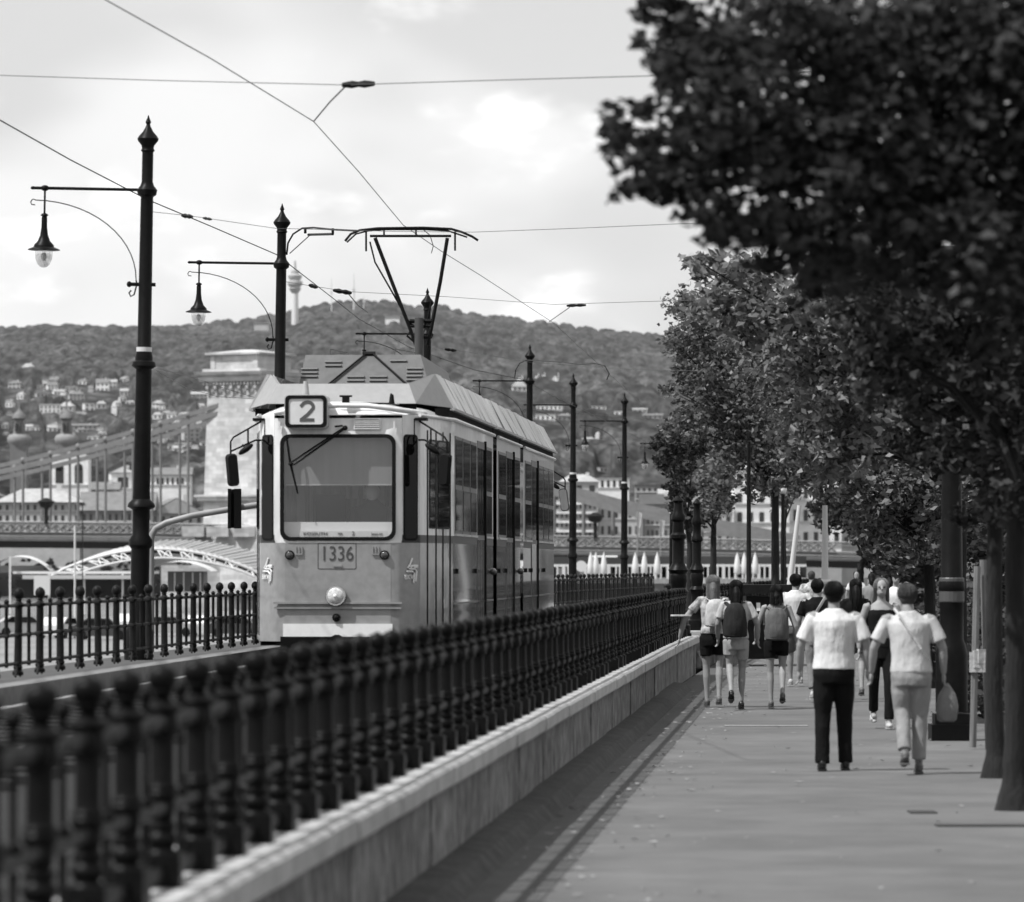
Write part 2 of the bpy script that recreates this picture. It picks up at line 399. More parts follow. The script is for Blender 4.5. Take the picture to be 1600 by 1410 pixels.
for dx,dy in ((-1,0),(0,.5),(1,0),(0,-.5)):
    V.append(np.stack([X+sz*(dx*np.cos(ang)-dy*np.sin(ang)), Yl+sz*(dx*np.sin(ang)+dy*np.cos(ang)), .010+.012*rg.random(n)],-1))
V = np.stack(V,1).reshape(-1,3); o = bpy.data.objects.new('fallen_leaves', npmesh('fallen_leaves', V, np.arange(4*n).reshape(n,4), mat('fallen_leaf',.22,.8,var=.6,scale=9))); COL.objects.link(o); o['kind'] = 'stuff'
# ---------------------------------------------------------------- the tram
TY = 54.2
tram = thing('tram', 'articulated two tone tram numbered 1336 on line 2 rolling beside the balustrade', 'tram', (lane(-5.505,TY), TY, TR_Z))
tram.rotation_euler = (0,0,-math.atan(.0653))
# local frame: x across (right), y back along the tram, z up from the rail
tlow = mat('tram_yellow_paint', .26, .28, var=.06, scale=2.5, coat=.5, dirt=.16)
tlow_s = mat('tram_glossy_side_paint', .20, .12, var=.10, scale=2.0, coat=.8, dirt=.10)
tup = mat('tram_cream_paint', .70, .32, var=.05, scale=2.5, coat=.4, dirt=.16, stretch=(1,1,.3))
tstripe = mat('tram_dark_stripe', .03, .35, spec=.25)
troof = mat('tram_roof_grey', .38, .5, var=.1, scale=3, dirt=.15)
tshroud = mat('tram_shroud_panel', .46, .30, var=.45, scale=3.2, dirt=.3, stretch=(.2,1.6,.05))  # vertical streaks in the colour stand for warped reflections on the panels
tac = mat('tram_cooler_grey', .09, .5, var=.2, scale=3, dirt=.2)
trub = mat('black_rubber', .006, .55, spec=.12)
tglass = mat('dark_tram_glass', .004, .04, spec=.18)
tframe = mat('window_frame_dull', .15, .45, spec=.2)
tblack = mat('tram_underframe', .004, .8, spec=.1)
troller = mat('grey_sun_blind', .24, .8, var=.12, scale=2, stretch=(4,1,.2))
tint = mat('cab_interior', .07, .8)
chrome = mat('chrome_ring', .8, .15, metal=1.0)
whitep = mat('white_enamel', .75, .35, var=.05, scale=5, dirt=.05)
lens_m = mat('red_brown_lens', .05, .15, coat=.5)
WL, WS, WB, WE = .22, 1.335, 1.425, 2.78
half_front = [(.60,.0),(.68,.010),(.726,.04),(.89,.22),(.915,.29),(1.15,1.95)]
def outline_section(v0, v1, front, rear):
    """right side points front -> rear, closed by mirror"""
    pts = []
    if front: pts += [(u,v) for u,v in half_front]
    else: pts += [(1.15,v0)]
    if rear: pts += [(u,v1-v) for u,v in half_front[::-1]]
    else: pts += [(1.15,v1)]
    return pts
def wall_strip(mb, pts, z0, z1, off=0.0):
    n = len(pts); vs = []; 
    for u,v in pts: vs += [(u,v,z0),(u,v,z1)]
    mb.add(vs, [(2*i,2*i+2,2*i+3,2*i+1) for i in range(n-1)])
def section(v0, v1, front=False, rear=False):
    pr = outline_section(v0, v1, front, rear)
    for sgn in (1,-1):
        pts = [(sgn*u,v) for u,v in pr]
        if sgn < 0: pts = pts[::-1]
        # lower: end panels matt yellow, flank glossy
        lo_f = [p for p in pts if (front and p[1] <= 1.95) or (rear and p[1] >= v1-1.95)]
        fl = [p for p in pts if abs(p[0]) >= 1.149]
        mb = MB()
        if lo_f:
            wall_strip(mb, lo_f, WL, WS); mb.build('lower_end_panel', tlow, tram, 40)
        mb = MB(); wall_strip(mb, fl, WL, WS); mb.build('lower_side_panel', tlow_s, tram, 40)
        mb = MB(); wall_strip(mb, [(u*1.0015,v) for u,v in pts if abs(u) > .72 or not (front or rear)], WS, WB)
        mb.build('waist_stripe', tstripe, tram, 40)
        mb = MB(); up = [p for p in pts if abs(p[0]) > .72 or not (front or rear)]
        wall_strip(mb, up, WB, WE); mb.build('upper_side_panel', tup, tram, 40)
        # gutter along the eave
        mb = MB(); g = [(u+sgn*.02, v, WE) for u,v in fl] if not front else [(u+sgn*.02, v, WE) for u,v in pts if abs(u) > .85]
        if sgn < 0 : pass
        mb.tube(g, .022, 6); mb.build('gutter', tup, tram, 40)
    # domed roof
    mb = MB(); K = 9; rows = []
    vv = sorted(set([p[1] for p in pr]))
    def hw(v):
        d = min(v if front else 9, (v1-v) if rear else 9)
        xs = [q[1] for q in half_front]; us = [q[0] for q in half_front]
        return float(np.interp(d, xs, us)) if d < 1.95 else 1.15
    vv = [v0+.0]+[v0+t for t in (.03,.08,.16,.3,.5,.8,1.2,1.95)]+[v1-1.95] + ([v1-t for t in (1.2,.8,.5,.3,.16,.08,.03,0)] if rear else [v1])
    if not front: vv = [v0]+[v for v in vv if v > v0+1.9]
    vs = []
    for v in vv:
        d = min(v-v0 if front else 9, v1-v if rear else 9)
        h = .20*min(1, max(0,d)/.45)**.5
        for k in range(K):
            t = -1+2*k/(K-1); vs.append((hw(v)*t, v, WE-.005+h*(1-abs(t)**3.2)))
    fs = []
    for i in range(len(vv)-1):
        for k in range(K-1): fs.append((i*K+k, i*K+k+1, (i+1)*K+k+1, (i+1)*K+k))
    mb.add(vs, fs); mb.build('roof_dome', troof if not front else tup, tram, 50)
    mb = MB(); mb.box((0,(v0+v1)/2,WL-.03),(1.9,(v1-v0)-1.2,.05)); mb.build('floor_pan', tblack, tram)
section(0, 8.75, front=True)
section(9.45, 14.35)
section(15.05, 24.8, rear=True)
for vc in (9.1, 14.7):
    mb = MB()
    for k in range(5): mb.box((0, vc-.28+.14*k, 1.5),(2.12 if k%2 else 2.2,.10,2.45))
    mb.build('bellows', trub, tram)
# front fascia with the windscreen opening (u,w) - frame band round a rounded rectangle
def rrect(cx, cz, hw_, hh, r, n=5):
    pts = []
    for q,(sx,sz) in enumerate(((1,1),(-1,1),(-1,-1),(1,-1))):
        for k in range(n+1):
            a = math.pi/2*q + math.pi/2*k/n
            pts.append((cx+sx*(hw_-r)+r*math.cos(a), cz+sz*(hh-r)+r*math.sin(a)))
    return pts
def ring_mesh(mb, inner, outer, y0, y1=None):
    n = len(inner)
    vs = [(a,y0,b) for a,b in inner]+[(a,y0,b) for a,b in outer]
    fs = [(i,(i+1)%n,n+(i+1)%n,n+i) for i in range(n)]
    if y1 is not None:
        vs += [(a,y1,b) for a,b in inner]+[(a,y1,b) for a,b in outer]
        fs += [(2*n+i,3*n+i,3*n+(i+1)%n,2*n+(i+1)%n) for i in range(n)]
        fs += [(i,2*n+i,2*n+(i+1)%n,(i+1)%n) for i in range(n)]+[(n+i,n+(i+1)%n,3*n+(i+1)%n,3*n+i) for i in range(n)]
    mb.add(vs, fs)
WC, WH_, WW = 1.96, .595, .65
inner = rrect(0, WC, WW, WH_, .10)
outer = [(max(-.66,min(.66,a*1.1)) if abs(a)<.58 else math.copysign(.724,a), (WE if b > WC else WS)) for a,b in inner]
# proper outer rectangle: project the ring outwards
outer = []
for a,b in inner:
    da, db = a, b-WC
    s1 = .724/abs(da) if abs(da) > 1e-6 else 9; s2 = ((WE-WC) if db > 0 else (WC-WS))/abs(db) if abs(db) > 1e-6 else 9
    s = min(s1,s2); outer.append((da*s, WC+db*s))
mb = MB()
n = len(inner)
def fy(u): return float(np.interp(abs(u), [q[0] for q in half_front], [q[1] for q in half_front]))
vs = [(a,fy(a)+.002,b) for a,b in inner]+[(a,fy(a),b) for a,b in outer]
mb.add(vs, [(i,(i+1)%n,n+(i+1)%n,n+i) for i in range(n)])
mb.build('front_fascia', tup, tram, 40)
mb = MB(); mb.box((0,-.0015,(WL+WS)/2+.0),(1.2,.003,WS-WL)); mb.build('front_apron', tlow, tram)
mb = MB(); ring_mesh(mb, rrect(0,WC,WW-.035,WH_-.035,.085), rrect(0,WC,WW+.006,WH_+.006,.105), -.018, .02)
mb.build('windscreen_seal', trub, tram, 40)
gl = glassmat('windscreen_glass', .80, .02, .10)
mb = MB(); ip = rrect(0,WC,WW-.03,WH_-.03,.085); mb.add([(a,.004,b) for a,b in ip],[tuple(range(len(ip)))]); ws = mb.build('windscreen', gl, tram)
# cab interior behind the windscreen
mb = MB(); mb.box((0,1.35,1.6),(1.75,.04,2.2)); mb.build('cab_rear_wall', mat('cab_partition', .42, .7, var=.5, scale=4, stretch=(3,1,.3)), tram)
mb = MB(); mb.box((0,.10,2.26),(1.22,.012,.54)); mb.build('sun_blind', troller, tram)
mb = MB(); mb.box((0,.10,1.99),(1.2,.02,.012)); mb.build('blind_bar', mat('pale_bar', .5,.5), tram)
mb = MB(); mb.box((0,.34,1.43),(1.24,.50,.28)); mb.build('dashboard', mat('pale_dashboard', .85, .6), tram)
mb = MB(); mb.box((.06,.05,1.435),(1.0,.01,.062)); db = mb.build('destination_strip', whitep, tram)
inkm = mat('black_ink', .012, .6)
text('destination_lettering', 'KOSSUTH', .050, inkm, tram, (-.26,.040,1.436), sx=1.25, extrude=.002)
text('destination_lettering', 'TER', .034, inkm, tram, (.02,.040,1.436), extrude=.002)
text('destination_lettering', '2', .066, inkm, tram, (.17,.040,1.438), extrude=.002)
text('destination_lettering', 'Jaszai tér', .036, inkm, tram, (.44,.040,1.436), extrude=.002)
for (x,w_,z0,z1,v) in ((-.56,.10,1.5,2.1,.75),(-.44,.04,1.5,2.1,.6),(.56,.12,1.5,1.80,.85),(-.22,.34,1.5,1.90,.02),(.07,.07,1.85,2.1,.9),(-.02,.04,1.85,2.1,.7),(.18,.04,1.85,2.1,.8),(.66,.05,1.5,2.1,.9),(.44,.05,1.5,2.1,.02)):
    mb = MB(); mb.box((x,1.30,(z0+z1)/2),(w_,.04,z1-z0)); mb.build('cab_fitting', mat('cab_tone_%d'%int(v*100), v, .6), tram)
mb = MB(); mb.box((-.18,.95,1.74),(.34,.10,.30)); mb.build('driver_seat', mat('seat_dark',.03,.8), tram)
dv = MB(); dv.rings([(.32,.75,1.35,.13,.10),(.32,.75,1.5,.22,.13),(.32,.75,1.70,.24,.13),(.32,.75,1.80,.10,.08),(.32,.75,1.84,.055,.06)],14)
dv.tube([(.12,.75,1.72),(.10,.60,1.52),(.20,.42,1.50)],[.06,.05,.035],8); dv.tube([(.52,.75,1.72),(.54,.60,1.52),(.44,.42,1.50)],[.06,.05,.035],8)
drv = dv.build('person', mat('driver_clothes', .05, .8), None, 60)
drv.location = tram.matrix_basis @ Vector((0,0,0)) if False else tram.location; drv.rotation_euler = tram.rotation_euler
MB().ball((.32,.72,1.93),(.085,.10,.12),14,10).build('head', mat('driver_face', .45, .6), drv, 60); MB().ball((.32,.75,1.985),(.092,.10,.085),14,10).build('hair', trub, drv, 60)
tag(drv, 'person in grey clothes sitting at the controls behind the tram windscreen', 'person')
# corner windows on the chamfers
def on_side(z0, z1, d0, d1, sgn, name, m, off=.006, th=.02, rim=None, r=.04, rearend=False):
    """panel lying on the tapered end outline between distances d0,d1 from the end"""
    pa = Vector((hwf(d0), d0, 0)); pb = Vector((hwf(d1), d1, 0))
    if rearend: pa.y = 24.8-pa.y; pb.y = 24.8-pb.y
    t = (pb-pa); ln = t.length; t.normalize(); nrm = Vector((abs(t.y),-t.x if not rearend else -t.x,0)); nrm = Vector((t.y,-t.x,0)); 
    if nrm.x < 0: nrm = -nrm
    def pt(s_, z, o): 
        q = pa+t*s_+nrm*o; return Vector((q.x*sgn, q.y, z))
    def pane(a,b,zz0,zz1,o,mm,nm,par,rr):
        rp = rrect((a+b)/2,(zz0+zz1)/2,(b-a)/2,(zz1-zz0)/2,rr,4)
        mb = MB(); n = len(rp)
        vs = [pt(s_,z,o) for s_,z in rp]+[pt(s_,z,-.01) for s_,z in rp]
        mb.add(vs, [tuple(range(n)) if sgn>0 else tuple(range(n))[::-1]]+[(i,n+i,n+(i+1)%n,(i+1)%n) for i in range(n)])
        return mb.build(nm, mm, par)
    if rim:
        fr = pane(0,ln,z0,z1,off*.6,trub,rim,tram,r); pane(.022,ln-.022,z0+.022,z1-.022,off,m,name,fr,r*.7); return fr
    return pane(0,ln,z0,z1,off,m,name,tram,r)
def hwf(d): return float(np.interp(d,[q[1] for q in half_front],[q[0] for q in half_front]))
for sgn in (1,-1):
    on_side(1.36, 2.56, .050, .215, sgn, 'pane', tglass, .008, rim='corner_window', r=.05)
    # folding front door in the tapered part: two leaves
    for d0,d1 in ((.70,1.0),(1.12,1.74)):
        on_side(1.50, 2.52, d0, d1, sgn, 'pane', tglass, .012, rim='door_window', r=.03)
    for d in (.62,1.06,1.42,1.80):
        on_side(.28, 2.62, d-.008, d+.008, sgn, 'x', trub, .004).name = 'door_seam'
    on_side(1.36, 2.56, .050, .215, sgn, 'pane', tglass, .012, rim='corner_window', r=.05, rearend=True)
    on_side(1.50, 2.52, .70, 1.74, sgn, 'pane', tglass, .012, rim='door_window', r=.03, rearend=True)
# flank windows and doors
def flank_box(mb, sgn, v0, v1, z0, z1, o0, o1):
    mb.box((sgn*(1.15+(o0+o1)/2), (v0+v1)/2, (z0+z1)/2), (o1-o0, v1-v0, z1-z0))
wins = [(2.25,3.25),(3.45,4.45),(4.65,5.6),(7.3,8.35),(9.75,11.1),(12.9,14.1),(15.4,16.75),(18.5,19.65),(19.85,21.0),(21.2,22.5)]
doors = [(5.85,7.1),(11.3,12.7),(16.95,18.3)]
for sgn in (1,-1):
    for v0,v1 in wins:
        mb = MB(); flank_box(mb, sgn, v0-.03, v1+.03, 1.44, 2.60, -.01, .010); fr = mb.build('window_frame', tframe, tram)
        mb = MB(); flank_box(mb, sgn, v0+.01, v1-.01, 1.49, 1.97, .0, .016); flank_box(mb, sgn, v0+.03, v1-.03, 2.03, 2.56, .0, .016); mb.build('pane', tglass, fr)
        mb = MB(); flank_box(mb, sgn, v0-.05, v1+.05, 1.425, 1.45, .0, .03); mb.build('sill', mat('pale_sill',.5,.4), fr)
    for v0,v1 in doors:
        mb = MB(); flank_box(mb, sgn, v0, v1, .26, 2.64, -.01, .006); dr = mb.build('door', tframe, tram)
        nl = 4; wl = (v1-v0)/nl
        for k in range(nl):
            mb = MB(); flank_box(mb, sgn, v0+k*wl+.02, v0+(k+1)*wl-.02, .30, 1.40, .0, .012); mb.build('door_leaf', tlow_s, dr)
            mb = MB(); flank_box(mb, sgn, v0+k*wl+.045, v0+(k+1)*wl-.045, 1.46, 2.55, .0, .012); mb.build('door_pane', tglass, dr)
        mb = MB(); flank_box(mb, sgn, v1+.01, v1+.05, .26, 2.66, .0, .03); mb.build('door_seal', trub, dr)
    for v in (2.4,5.45,7.2,9.8,11.15,12.85,15.5,16.8,18.45,20.0):   # little side markers and hinges
        mb = MB(); flank_box(mb, sgn, v-.05, v+.05, .98, 1.04, .0, .03); mb.build('side_marker', trub, tram)
    for v in (8.0, 13.6):
        mb = MB(); mb.ball((sgn*1.20, v, 1.0),(.05,.07,.045)); mb.build('side_lamp', lens_m, tram, 60)
    for z in (.62,):
        mb = MB(); 
        for a,b in ((1.98,8.7),(9.5,14.3),(15.1,22.8)): flank_box(mb, sgn, a, b, z, z+.02, .0, .012)
        mb.build('side_trim', tframe, tram)
# ---- front fittings
mb = MB(); mb.box((0,-.02,.655),(1.46,.045,.022)); mb.box((0,-.014,.60),(1.44,.03,.022)); mb.build('bumper_trim', tlow, tram)
mb = MB(); mb.box((.0,-.02,.345),(1.24,.02,.15)); mb.build('white_board', whitep, tram)
mb = MB(); mb.box((0,.02,.20),(1.30,.12,.15)); mb.build('coupler_recess', tblack, tram)
mb = MB(); mb.tube([(0,-.10,.20),(0,.1,.20)], .07, 14); mb.tube([(0,-.12,.20),(0,-.10,.20)], .10, 14); mb.build('coupler', iron2, tram, 40)
mb = MB(); mb.tube([(-.02,-.012,.735),(-.02,-.05,.735),(-.02,-.075,.735)],[.145*.8,.118,.110],24); hl = mb.build('headlight', chrome, tram, 40)
mb = MB(); mb.ball((-.02,-.07,.735),(.095,.04,.095),18,10); mb.build('headlight_lens', mat('lamp_glass',.55,.08,spec=.8,coat=1,var=.4,scale=30), hl, 60)
mb = MB(); mb.ball((-.02,-.11,.735),(.022,.01,.022)); mb.build('bulb', whitep, hl, 60)
mb = MB(); mb.tube([(-.015,-.005,.49),(-.015,-.05,.49)], .046, 14); mb.ball((-.015,-.05,.49),(.03,.02,.03)); mb.build('socket_cap', trub, tram, 40)
for x in (-.545,.53):
    mb = MB(); mb.tube([(x,-.002,1.195),(x,-.03,1.195)], .054, 18); sl_ = mb.build('signal_lamp', trub, tram, 40)
    mb = MB(); mb.ball((x,-.03,1.195),(.042,.02,.042),14,8); mb.build('lamp_lens', lens_m, sl_, 60)
for x in (-.44,.43):
    mb = MB()
    for dx in (-.034,0,.034): mb.box((x+dx,-.01,1.25),(.012,.02,.085))
    mb.box((x,-.012,1.205),(.08,.02,.014)); mb.build('flag_bracket', tlow, tram)
mb = MB(); ring_mesh(mb, rrect(-.01,1.185,.212,.142,.01,2), rrect(-.01,1.185,.218,.148,.012,2), -.006, 0.0); mb.build('number_plate_edge', tstripe, tram)
text('fleet_number', '1336', .235, mat('number_ink', .05, .5), tram, (-.01,-.006,1.205), extrude=.003, sx=.82)
mb = MB(); mb.box((.0,-.01,1.075),(.10,.016,.02)); mb.build('plate_catch', tlow, tram)
# swoosh emblem on both corners (strokes + letters)
def emblem(x, y, rz, s):
    e = MB()
    def st(pts, r=.008): e.tube([(p[0]*s, 0, p[1]*s) for p in pts], r*s*1.3, 5)
    st([(.02,.14),(-.02,.06),(-.05,.035),(-.02,.02),(.06,.02),(.085,-.01),(.07,-.12)])
    st([(.10,.055),(.02,.055),(-.01,.035)],.010); st([(.10,.04),(.04,.04)],.008)
    st([(-.07,-.01),(.02,-.01),(.05,-.03),(.04,-.14)])
    ob = e.build('emblem', whitep, tram); ob.location = (x,y,1.02); ob.rotation_euler = (0,0,rz)
    t = text('emblem_lettering', 'BKV', .075*s, whitep, tram, (x-.03*s*math.cos(rz),y-.03*s*math.sin(rz)-.006,1.02-.075*s), rot=(R(90),0,rz), extrude=.002)
th = math.atan2(.34,.10)
emblem(.818,.122, R(47), 1.0); emblem(-.818,.122, R(-47), 1.0)
# ventilation grille
mb = MB(); mb.box((.335,-.006,2.675),(.31,.012,.125)); gr_ = mb.build('grille', tup, tram)
mb = MB()
for k in range(6): mb.box((.335,-.020,2.622+.0215*k),(.285,.02,.010))
mb.build('grille_slats', mat('grille_white',.7,.4), gr_)
mb = MB()
for k in range(5): mb.box((.335,-.0135,2.633+.0215*k),(.285,.003,.013))
mb.build('grille_gaps', trub, gr_)
for x in (-.66,.64):
    mb = MB(); mb.box((x,-.02,2.66),(.02,.04,.09)); mb.box((x,-.03,2.62),(.035,.03,.012)); mb.build('flag_holder', tup, tram)
# route number box
mb = MB(); rp = rrect(-.345,2.812,.245,.19,.05,5); nn = len(rp)
mb.add([(a,-.16,b) for a,b in rp]+[(a,.14,b) for a,b in rp],[tuple(range(nn))[::-1],tuple(range(nn,2*nn))]+[(i,(i+1)%nn,nn+(i+1)%nn,nn+i) for i in range(nn)])
nb_ = mb.build('route_box', mat('route_box_shell',.45,.4), tram, 40)
mb = MB(); ring_mesh(mb, rrect(-.345,2.812,.195,.145,.035), rrect(-.345,2.812,.235,.182,.05), -.175, -.158); mb.build('route_box_rim', trub, nb_, 40)
mb = MB(); rp = rrect(-.345,2.812,.197,.147,.035); mb.add([(a,-.164,b) for a,b in rp],[tuple(range(len(rp)))[::-1]]); mb.build('route_board', mat('route_board_white',.62,.25,var=.08,scale=6), nb_)
b2 = MB()   # the figure 2, drawn as a ribbon
arc = [(-.072,.052)]+[(.008+.066*math.cos(R(a)), .048+.056*math.sin(R(a))) for a in (158,135,110,85,60,35,10,-15)]+[(.045,.0),(.005,-.042),(-.055,-.088),(-.07,-.1)]
wv = .020
def ribbon2(pts, w):
    vs = []; fs = []
    for i,p in enumerate(pts):
        a = Vector(pts[max(i-1,0)]); b = Vector(pts[min(i+1,len(pts)-1)]); t = (b-a).normalized(); nr = Vector((-t.y,t.x))
        vs += [(p[0]+nr.x*w, 0, p[1]+nr.y*w),(p[0]-nr.x*w, 0, p[1]-nr.y*w)]
    for i in range(len(pts)-1): fs.append((2*i,2*i+1,2*i+3,2*i+2))
    return vs, fs
v_, f_ = ribbon2(arc, wv); b2.add(v_, f_); b2.box((.002,0,-.098),(.164,.002,.038))
o = b2.build('route_numeral', mat('numeral_grey', .075, .5), nb_); o.location = (-.335,-.167,2.815)
mb = MB(); mb.tube([(-.365,.0,2.95),(-.365,0,3.06),(-.365,0,3.16)],[.05,.036,.026],12); mb.build('roof_aerial_socket', troof, tram, 40)
mb = MB(); mb.tube([(-.02,.02,2.91),(.62,.02,2.905)], .012, 6); mb.build('roof_handrail', trub, tram)
mb = MB(); mb.box((.09,.0,2.945),(.08,.06,.07)); mb.box((.09,.0,2.99),(.14,.06,.02)); mb.build('roof_hook', trub, tram)
mb = MB(); mb.tube([(.61,.0,2.90),(.61,.0,3.0),(.60,0,3.02)],[.035,.022,.008],8); mb.build('roof_horn', trub, tram)
mb = MB(); mb.tube([(-.72,-.0,2.80),(-.35,-.055,2.865),(.0,-.06,2.885),(.35,-.055,2.88),(.72,-.0,2.83),(.95,.45,2.81)], .03, 8); mb.build('brow_moulding', tup, tram, 50)
# wiper
mb = MB(); mb.tube([(.075,-.05,2.635),(-.52,-.045,2.25)], .010, 6); mb.tube([(.075,-.05,2.615),(-.50,-.045,2.215)], .010, 6); mb.tube([(.06,-.05,2.655),(-.03,-.05,2.645)],.012,6)
mb.ball((.085,-.04,2.63),(.03,.03,.03)); mb.ball((-.53,-.045,2.225),(.03,.02,.02))
wp = mb.build('wiper_arm', trub, tram); mb = MB(); mb.tube([(-.585,-.03,2.54),(-.54,-.028,2.24),(-.455,-.03,1.89)],[.008,.014,.008],6); mb.build('wiper_blade', trub, wp)
# mirrors on tubular brackets
def mirror_set(sgn, ye, name_l):
    f = 1 if ye < 5 else -1
    y = ye
    mb = MB(); mb.box((sgn*.84, y+f*.28, 2.735),(.30,.20,.03)); mb.box((sgn*.815,y+f*.22,2.60),(.085,.10,.28)); br = mb.build('mirror_bracket', trub, tram)
    r = .011
    mb = MB(); mb.tube([(sgn*.90,y+f*.25,2.715),(sgn*1.20,y+f*.10,2.53),(sgn*1.23,y+f*.09,2.48),(sgn*1.23,y+f*.09,2.30)], r, 7)
    mb.tube([(sgn*.86,y+f*.25,2.50),(sgn*.96,y+f*.2,2.50),(sgn*1.23,y+f*.09,2.37)], r, 7); mb.tube([(sgn*1.04,y+f*.16,2.63),(sgn*1.04,y+f*.16,2.47)], r, 6)
    mb.build('bracket_tube', trub, br)
    mb = MB(); rp = rrect(0,0,.07,.185,.045,4); nn = len(rp)
    mb.add([(a,0,b) for a,b in rp]+[(a*.75,-f*.07,b*.9) for a,b in rp],[tuple(range(nn)),tuple(range(nn,2*nn))[::-1]]+[(i,(i+1)%nn,nn+(i+1)%nn,nn+i) for i in range(nn)])
    mh = mb.build('mirror_housing', trub, br, 50); mh.location = (sgn*1.21,y+f*.09,2.16); mh.rotation_euler = (0,R(5*sgn if f>0 else -8),R(-18*sgn))
    mb = MB(); mb.add([(a*.9,f*.004,b*.93) for a,b in rp],[tuple(range(nn))]); mb.build('mirror_glass', mat('mirror_glass',.6,.03,metal=1), mh)
    mb = MB(); M = Matrix.Rotation(R(55),3,'Y') if sgn < 0 else Matrix.Rotation(R(-55),3,'Y')
    mb.ball((sgn*1.06,y+f*.12,2.395),(.035,.05,.10),12,8,M); mb.tube([(sgn*1.10,y+f*.13,2.45),(sgn*1.06,y+f*.12,2.40)],.01,6); mb.build('round_mirror', trub, br, 50)
mirror_set(-1, 0.0, 'l'); mirror_set(1, 0.0, 'r'); mirror_set(1, 24.8, 'r')
# ---- roof shrouds
zb, zt = 2.905, 3.30
frontb = [(-1.18,1.55,zb),(-.84,.28,zb+.01),(.86,.28,zb+.01),(1.19,1.55,zb)]
frontt = [(-.93,1.45,zt),(-.74,.50,zt-.15),(.76,.50,zt-.15),(.98,1.45,zt)]
mb = MB(); vs = frontb+frontt; mb.add(vs, [(i,i+1,5+i,4+i) for i in range(3)])
mb.add([(x*.97,y+.03,z-.0) for x,y,z in frontb]+[(x*.97,y+.03,z) for x,y,z in frontt], [(4+i,5+i,i+1,i) for i in range(3)])
fs_ = mb.build('front_shroud', mat('shroud_front_paint',.26,.45,var=.06,scale=3,dirt=.08), tram)
segs = [(1.55,8.9),(9.05,14.5),(14.65,23.0)]
for sgn in (-1,1):
    for (v0,v1) in segs:
        n_p = max(3, int((v1-v0)/.62)); mb = MB()
        for k in range(n_p):
            a = v0+(v1-v0)*k/n_p+.012; b = v0+(v1-v0)*(k+1)/n_p-.012; j = RNG.uniform(-.012,.012); j2 = RNG.uniform(-.02,.02)
            o1,o2 = (sgn*(1.19+j), sgn*(.98+j2))
            mb.add([(o1,a,zb),(o1,b,zb),(o2,b,zt),(o2,a,zt),(o1*.965,a,zb+.01),(o1*.965,b,zb+.01),(o2*.965,b,zt),(o2*.965,a,zt)],
                   [(0,1,2,3) if sgn>0 else (3,2,1,0),(7,6,5,4) if sgn>0 else (4,5,6,7),(3,2,6,7),(0,4,5,1),(0,3,7,4),(1,5,6,2)])
        mb.build('side_shroud', tshroud, tram)
        mb = MB(); mb.box((sgn*1.05,(v0+v1)/2,2.86),(.16,v1-v0-.1,.09)); mb.build('shroud_foot', tblack, tram)
        mb = MB(); mb.box((sgn*1.175,(v0+v1)/2,zb-.012),(.05,v1-v0-.02,.03)); mb.build('shroud_lip', troof, tram)
mb = MB(); mb.box((0,12.5,2.99),(1.9,21,.04)); mb.build('roof_deck', tblack, tram)
mb = MB(); mb.box((-.5,.42,2.87),(.5,.1,.08)); mb.box((.5,.42,2.87),(.7,.1,.08)); mb.build('shroud_foot', tblack, tram)
# cooler hood with louvres
hb = MB(); y0_,y1_ = 3.0,3.22
H = [(-.80,2.9,3.05),(.84,2.9,3.05),(.66,3.25,3.60),(-.72,3.25,3.60)]
hb.add(H+[(-.80,7.5,3.05),(.84,7.5,3.05),(.66,7.3,3.56),(-.72,7.3,3.56)], [(0,1,2,3),(3,2,6,7),(1,5,6,2),(0,3,7,4),(4,7,6,5)])
hood = hb.build('cooler_hood', tac, tram)
def hp(u,t,o=.0): # point on sloping hood front, u in metres, t 0..1
    y = 2.9+.35*t; z = 3.05+.55*t; return Vector((u, y-.84*o, z+.54*o))
lm = mat('louvre_edge_grey', .30, .45)
for (u,t,nl,wd) in ((-.60,.72,3,.22),(-.30,.88,2,.2),(-.04,.52,3,.22),(.24,.52,3,.22),(.52,.18,2,.2),(.52,.90,1,.2),(-.04,.10,1,.2),(.24,.10,1,.2),(.24,.97,1,.2)):
    pass
for (u,t,nl,wd) in ((-.66,.60,3,.20),(-.38,.80,2,.20),(-.10,.38,4,.21),(.17,.38,4,.21),(.44,.24,2,.20),(.40,.86,1,.20),(.60,.56,4,.19),(-.10,.08,1,.2),(-.40,.22,1,.2)):
    mb = MB()
    for k in range(nl):
        c = hp(u, t+(k-(nl-1)/2)*.085, .012); mb.box(c,(wd,.03,.016))
    mb.build('louvre', lm, hood)
mb = MB(); mb.tube([hp(-.62,.0,.02),hp(.0,.99,.02)],.012,6); mb.tube([hp(.72,.0,.02),hp(.1,.99,.02)],.012,6); mb.build('hood_stay', trub, hood)
mb = MB(); mb.tube([hp(-.03,1.02,.0),hp(.12,1.02,.0)],.03,8); mb.build('hood_catch', trub, hood)
mb = MB()
for x0,x1 in ((-.62,-.38),(.18,.46)):
    mb.tube([(x0,5.0,3.56),(x0+.02,5.0,3.75),(x1,5.0,3.70),(x1+.01,5.0,3.57)],.008,5)
mb.build('roof_loop', steel, tram)
